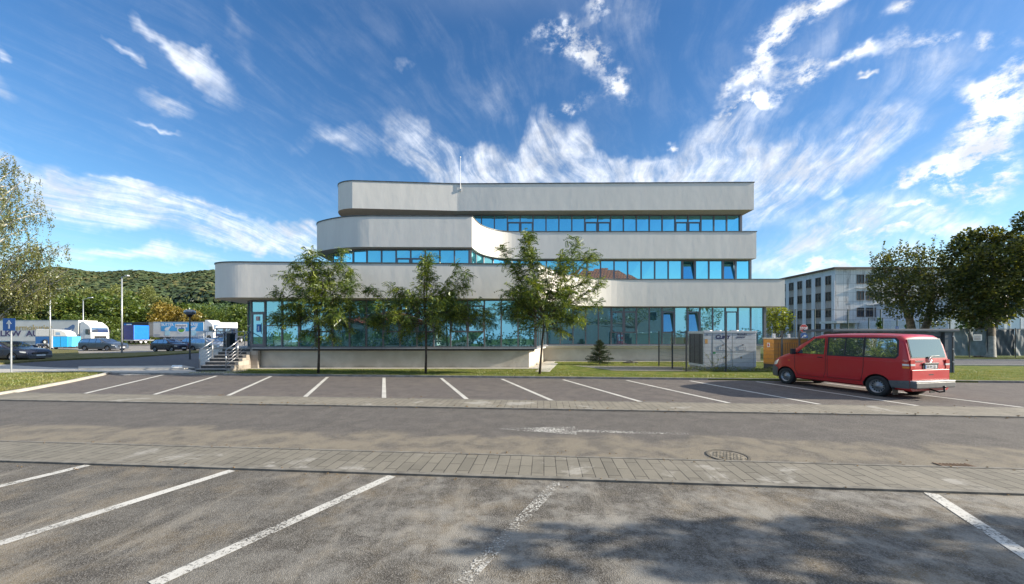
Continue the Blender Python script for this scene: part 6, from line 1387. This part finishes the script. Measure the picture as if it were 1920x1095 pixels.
# ---- old apartment block
M_OLD=None
def oldwall(name,c1,c2,stain,grid=True,sw=1.55,sh=1.45):
    m,t,b,o=base(name); g=t.node('ShaderNodeTexCoord').outputs['Object']; s=t.node('ShaderNodeSeparateXYZ',i={0:g})
    cv=t.node('ShaderNodeCombineXYZ',i={0:t.math('ADD',s.outputs[0],s.outputs[1]),1:s.outputs[2],2:0.0}).outputs[0]
    n=t.noise(t.mapv(g,scale=(1,1,.35)),.9,7,.68); n2=t.noise(g,.35,3); c=t.mix(t.ramp(n,.3,.7),c1,c2); c=t.mix(t.math('MULTIPLY',t.ramp(t.noise(t.mapv(g,scale=(1,1,.25),loc=(3,2,1)),1.1,8,.7),.54,.68),.65),c,stain)
    if grid:
        br=t.node('ShaderNodeTexBrick',offset=0,i={'Vector':cv,'Color1':(1,1,1,1),'Color2':(.94,.94,.94,1),'Mortar':(.55,.55,.55,1),'Scale':1.0,'Mortar Size':.03,'Brick Width':sw,'Row Height':sh}); c=t.mix(.8,c,br.outputs[0],'MULTIPLY')
        br2=t.node('ShaderNodeTexBrick',offset=0,i={'Vector':cv,'Color1':(1,1,1,1),'Color2':(1,1,1,1),'Mortar':(.8,.8,.8,1),'Scale':1.0,'Mortar Size':.03,'Brick Width':.39,'Row Height':30.0}); c=t.mix(.5,c,br2.outputs[0],'MULTIPLY')
    t.l.new(c,b.inputs['Base Color']); b.inputs['Roughness'].default_value=.95; return m
M_OLDP=oldwall('panel_wall',(.58,.565,.54),(.72,.705,.68),(.22,.19,.165)); M_OLDB=oldwall('infill_wall',(.33,.29,.27),(.42,.375,.345),(.22,.18,.16),False); M_OLDW=oldwall('pilaster',(.54,.56,.60),(.66,.68,.71),(.34,.33,.33),False)
M_OLDWIN=simple('window_dark',(.035,.035,.04),.25,var=.5,scale=.7); M_OLDFR=simple('window_brown',(.12,.085,.07),.7)
ab_=empty('apartment_block',(52,60,0),0,'old four storey panel apartment block with weathered white walls and a dark flat roof edge','apartment block')
H=ZW(504.5,60); MB().box(0,24,.15,30,0,H).build('wall',M_OLDP,ab_); MB().box(-.06,.0,.0,30,0,H-.9).build('side_wall',M_OLDB,ab_); MB().box(-.5,24.5,-.35,30.5,H+.002,H+.28).build('roof',simple('roof_dark',(.13,.09,.075),.8),ab_)
MB().box(-.08,0,.0,30,H-.89,H-.0).build('cornice',M_OLDW,ab_)
cols=[1.15+2.02*i for i in range(11)]; rows=[ZW(613,60.8)-.1,5.50,8.17,10.82]
def owin(y,z,onside=True,w=1.15,h=1.30,x=0):
    mb=MB(); p=MB()
    if onside:
        mb.box(-.16,-.062,y-w/2-.07,y-w/2,z-h/2-.07,z+h/2+.07); mb.box(-.16,-.062,y+w/2,y+w/2+.07,z-h/2-.07,z+h/2+.07); mb.box(-.159,-.063,y-w/2,y+w/2,z+h/2,z+h/2+.07); mb.box(-.20,-.063,y-w/2,y+w/2,z-h/2-.07,z-h/2); mb.box(-.13,-.085,y-.04,y+.04,z-h/2,z+h/2)
        p.box(-.075,-.061,y-w/2,y+w/2,z-h/2,z+h/2)
    else:
        mb.box(x-w/2-.07,x-w/2,.05,.149,z-h/2-.07,z+h/2+.07); mb.box(x+w/2,x+w/2+.07,.05,.149,z-h/2-.07,z+h/2+.07); mb.box(x-w/2,x+w/2,.051,.148,z+h/2,z+h/2+.07); mb.box(x-w/2,x+w/2,.0,.148,z-h/2-.07,z-h/2); mb.box(x-.04,x+.04,.07,.12,z-h/2,z+h/2)
        p.box(x-w/2,x+w/2,.13,.1485,z-h/2,z+h/2)
    f=mb.build('window',M_OLDFR,ab_); p.build('pane',M_OLDWIN,f)
for y in cols[:7]:
    for z_ in rows: owin(y,z_)
for i in range(12): MB().box(-.22,-.061,.0 if i==0 else cols[i-1]+.62,(cols[i]-.62) if i<11 else 30,0,H-.9).build('pilaster',M_OLDW,ab_)
for x in (4.1,5.55,7.0,12.5,14,15.5,20):
    for z_ in rows: owin(0,z_,False,w=1.0,h=1.32,x=x)
for (a,b,zz) in ((3.3,7.8,9.35),(5.0,7.8,6.65),(3.3,6.2,12.35)): MB().box(a,b,-.10,.149,zz,zz+.10).build('ledge',M_OLDP,ab_)
MB().box(-2.6,5.6,-3.2,-.0,ZW(606,57),ZW(606,57)+.35).build('entrance_canopy',M_OLDP,ab_)
for x_ in (-2.3,.4,2.6,5.2): MB().box(x_,x_+.35,-3.0,-2.7,0,ZW(606,57)-.002).build('canopy_pillar',M_OLDW,ab_)
MB().box(.5,3.4,.10,.149,0,3.2).build('porch_infill',simple('porch_tan',(.38,.31,.24),.8),ab_)
# white annex
M_ANX=simple('annex_white',(.66,.69,.74),.85,var=.05,scale=.5); Yx=50; an=empty('annex_building',(XW(1780,Yx),Yx,0),0,'plain white two storey annex with tall windows behind the maple','annex'); X0=XW(1780,Yx)
ha=ZW(562,Yx); MB().box(0,16,.1,12,0,ha).build('wall',M_ANX,an); MB().box(-.2,16.2,-.1,12.2,ha+.002,ha+.25).build('roof',M_GALV,an); MB().box(XW(1700,Yx)-X0,-.002,2,12,0,ZW(600,Yx)).build('low_wing',simple('wing_white',(.55,.58,.64),.9),an)
for (a,b,c,d) in ((1896,1914,578,640),(1789,1806,582,592),(1960,1978,578,640)):
    mb=MB(); x0_,x1_,z0_,z1_=XW(a,Yx)-X0,XW(b,Yx)-X0,ZW(d,Yx),ZW(c,Yx); mb.box(x0_-.12,x0_,.0,.09,z0_,z1_); mb.box(x1_,x1_+.12,.0,.09,z0_,z1_); mb.box(x0_,x1_,.0,.09,z1_-.12,z1_); mb.box(x0_,x1_,.0,.09,z0_,z0_+.12)
    if d-c>20: mb.box(x0_,x1_,.0,.09,z0_+(z1_-z0_)*.70,z0_+(z1_-z0_)*.70+.14); mb.box(x0_-.9,x0_-.5,.02,.09,z0_,z1_+.2)
    f=mb.build('window',M_SIGNW,an); MB().box(x0_,x1_,.05,.098,z0_+.12,z1_-.12).build('pane',M_WIN,f)
# ---- small things in the lawn
rs=np.random.default_rng(33); gp_=G(1182,682.5); mb=MB()
for i in range(130):
    a=rs.uniform(0,2*PI); r_=rs.uniform(0,1)**.6; x_=r_*.52*math.cos(a); y_=r_*.22*math.sin(a); z_=.13*(1-r_)+.02; s=rs.uniform(.025,.055); mb.obox((x_,y_,z_),(s,s*.8,s*.7),rs.uniform(0,3),rs.uniform(0,3),rs.uniform(0,3))
o=mb.build('gravel_pile',simple('gravel',(.13,.12,.115),.9,var=.4,scale=12),loc=(gp_.x,gp_.y,.06)); tag(o,'low heap of dark gravel lying on the lawn beside the spruce','gravel pile')
def weeds(pts,name,label,n,h,m=M_BLADE,seed=3):
    rs=np.random.default_rng(seed); lp=[];ld=[]
    for (x,y,r_,hh) in pts:
        k=n; a=rs.uniform(0,2*PI,k); q=rs.uniform(0,1,k)**.5*r_; p=np.stack([x+q*np.cos(a),y+q*np.sin(a)*.5,.07+rs.uniform(0,1,k)*hh],1); lp.append(p); ld.append(rs.normal(0,.7,(k,3))+np.array([0,0,.7]))
    lp=np.concatenate(lp);ld=np.concatenate(ld); V,Fq=scatter(LEAFQ[0]*np.array([1,.5,1]),LEAFQ[1],frames(ld,rs.uniform(-1,1,len(lp))),lp,h*rs.uniform(.5,1.3,len(lp))); o=npmesh(name,V,Fq,m); tag(o,label,'weeds',kind='stuff')
weeds([(x,18.35,.28,rs.uniform(.06,.22)) for x in np.arange(8.6,16.6,.33)],'weeds','rough weeds along the foot of the wire mesh fence',70,.09,M_YELLOW)
bx_,by_=XW(1345,18.4),18.4
e=empty('weed_bush',(bx_,by_,.06),0,'thin straggly flowering weed in front of the white chiller','bush'); rs=np.random.default_rng(77); bb=MB(); lp=[];ld=[]
for i in range(16):
    a=rs.uniform(-1,1); tip=np.array([a*.75,rs.uniform(-.15,.15),rs.uniform(.25,.95)]); c=bez((a*.15,0,0),tip*np.array([.5,.5,.7]),tip,6); bb.tube([tuple(q) for q in c],.004,4,cap=False)
    for k in range(22): t=rs.uniform(.2,1); j=min(4,int(t*5)); lp.append(c[j]+(c[j+1]-c[j])*(t*5-j)+rs.normal(0,.03,3)); ld.append(rs.normal(0,1,3))
bb.build('stems',M_BARK,e); lp=np.array(lp);ld=np.array(ld); V,Fq=scatter(*LEAFQ,frames(ld),lp,rs.uniform(.03,.06,len(lp))); npmesh('leaves',V,Fq,M_YELLOW,e)
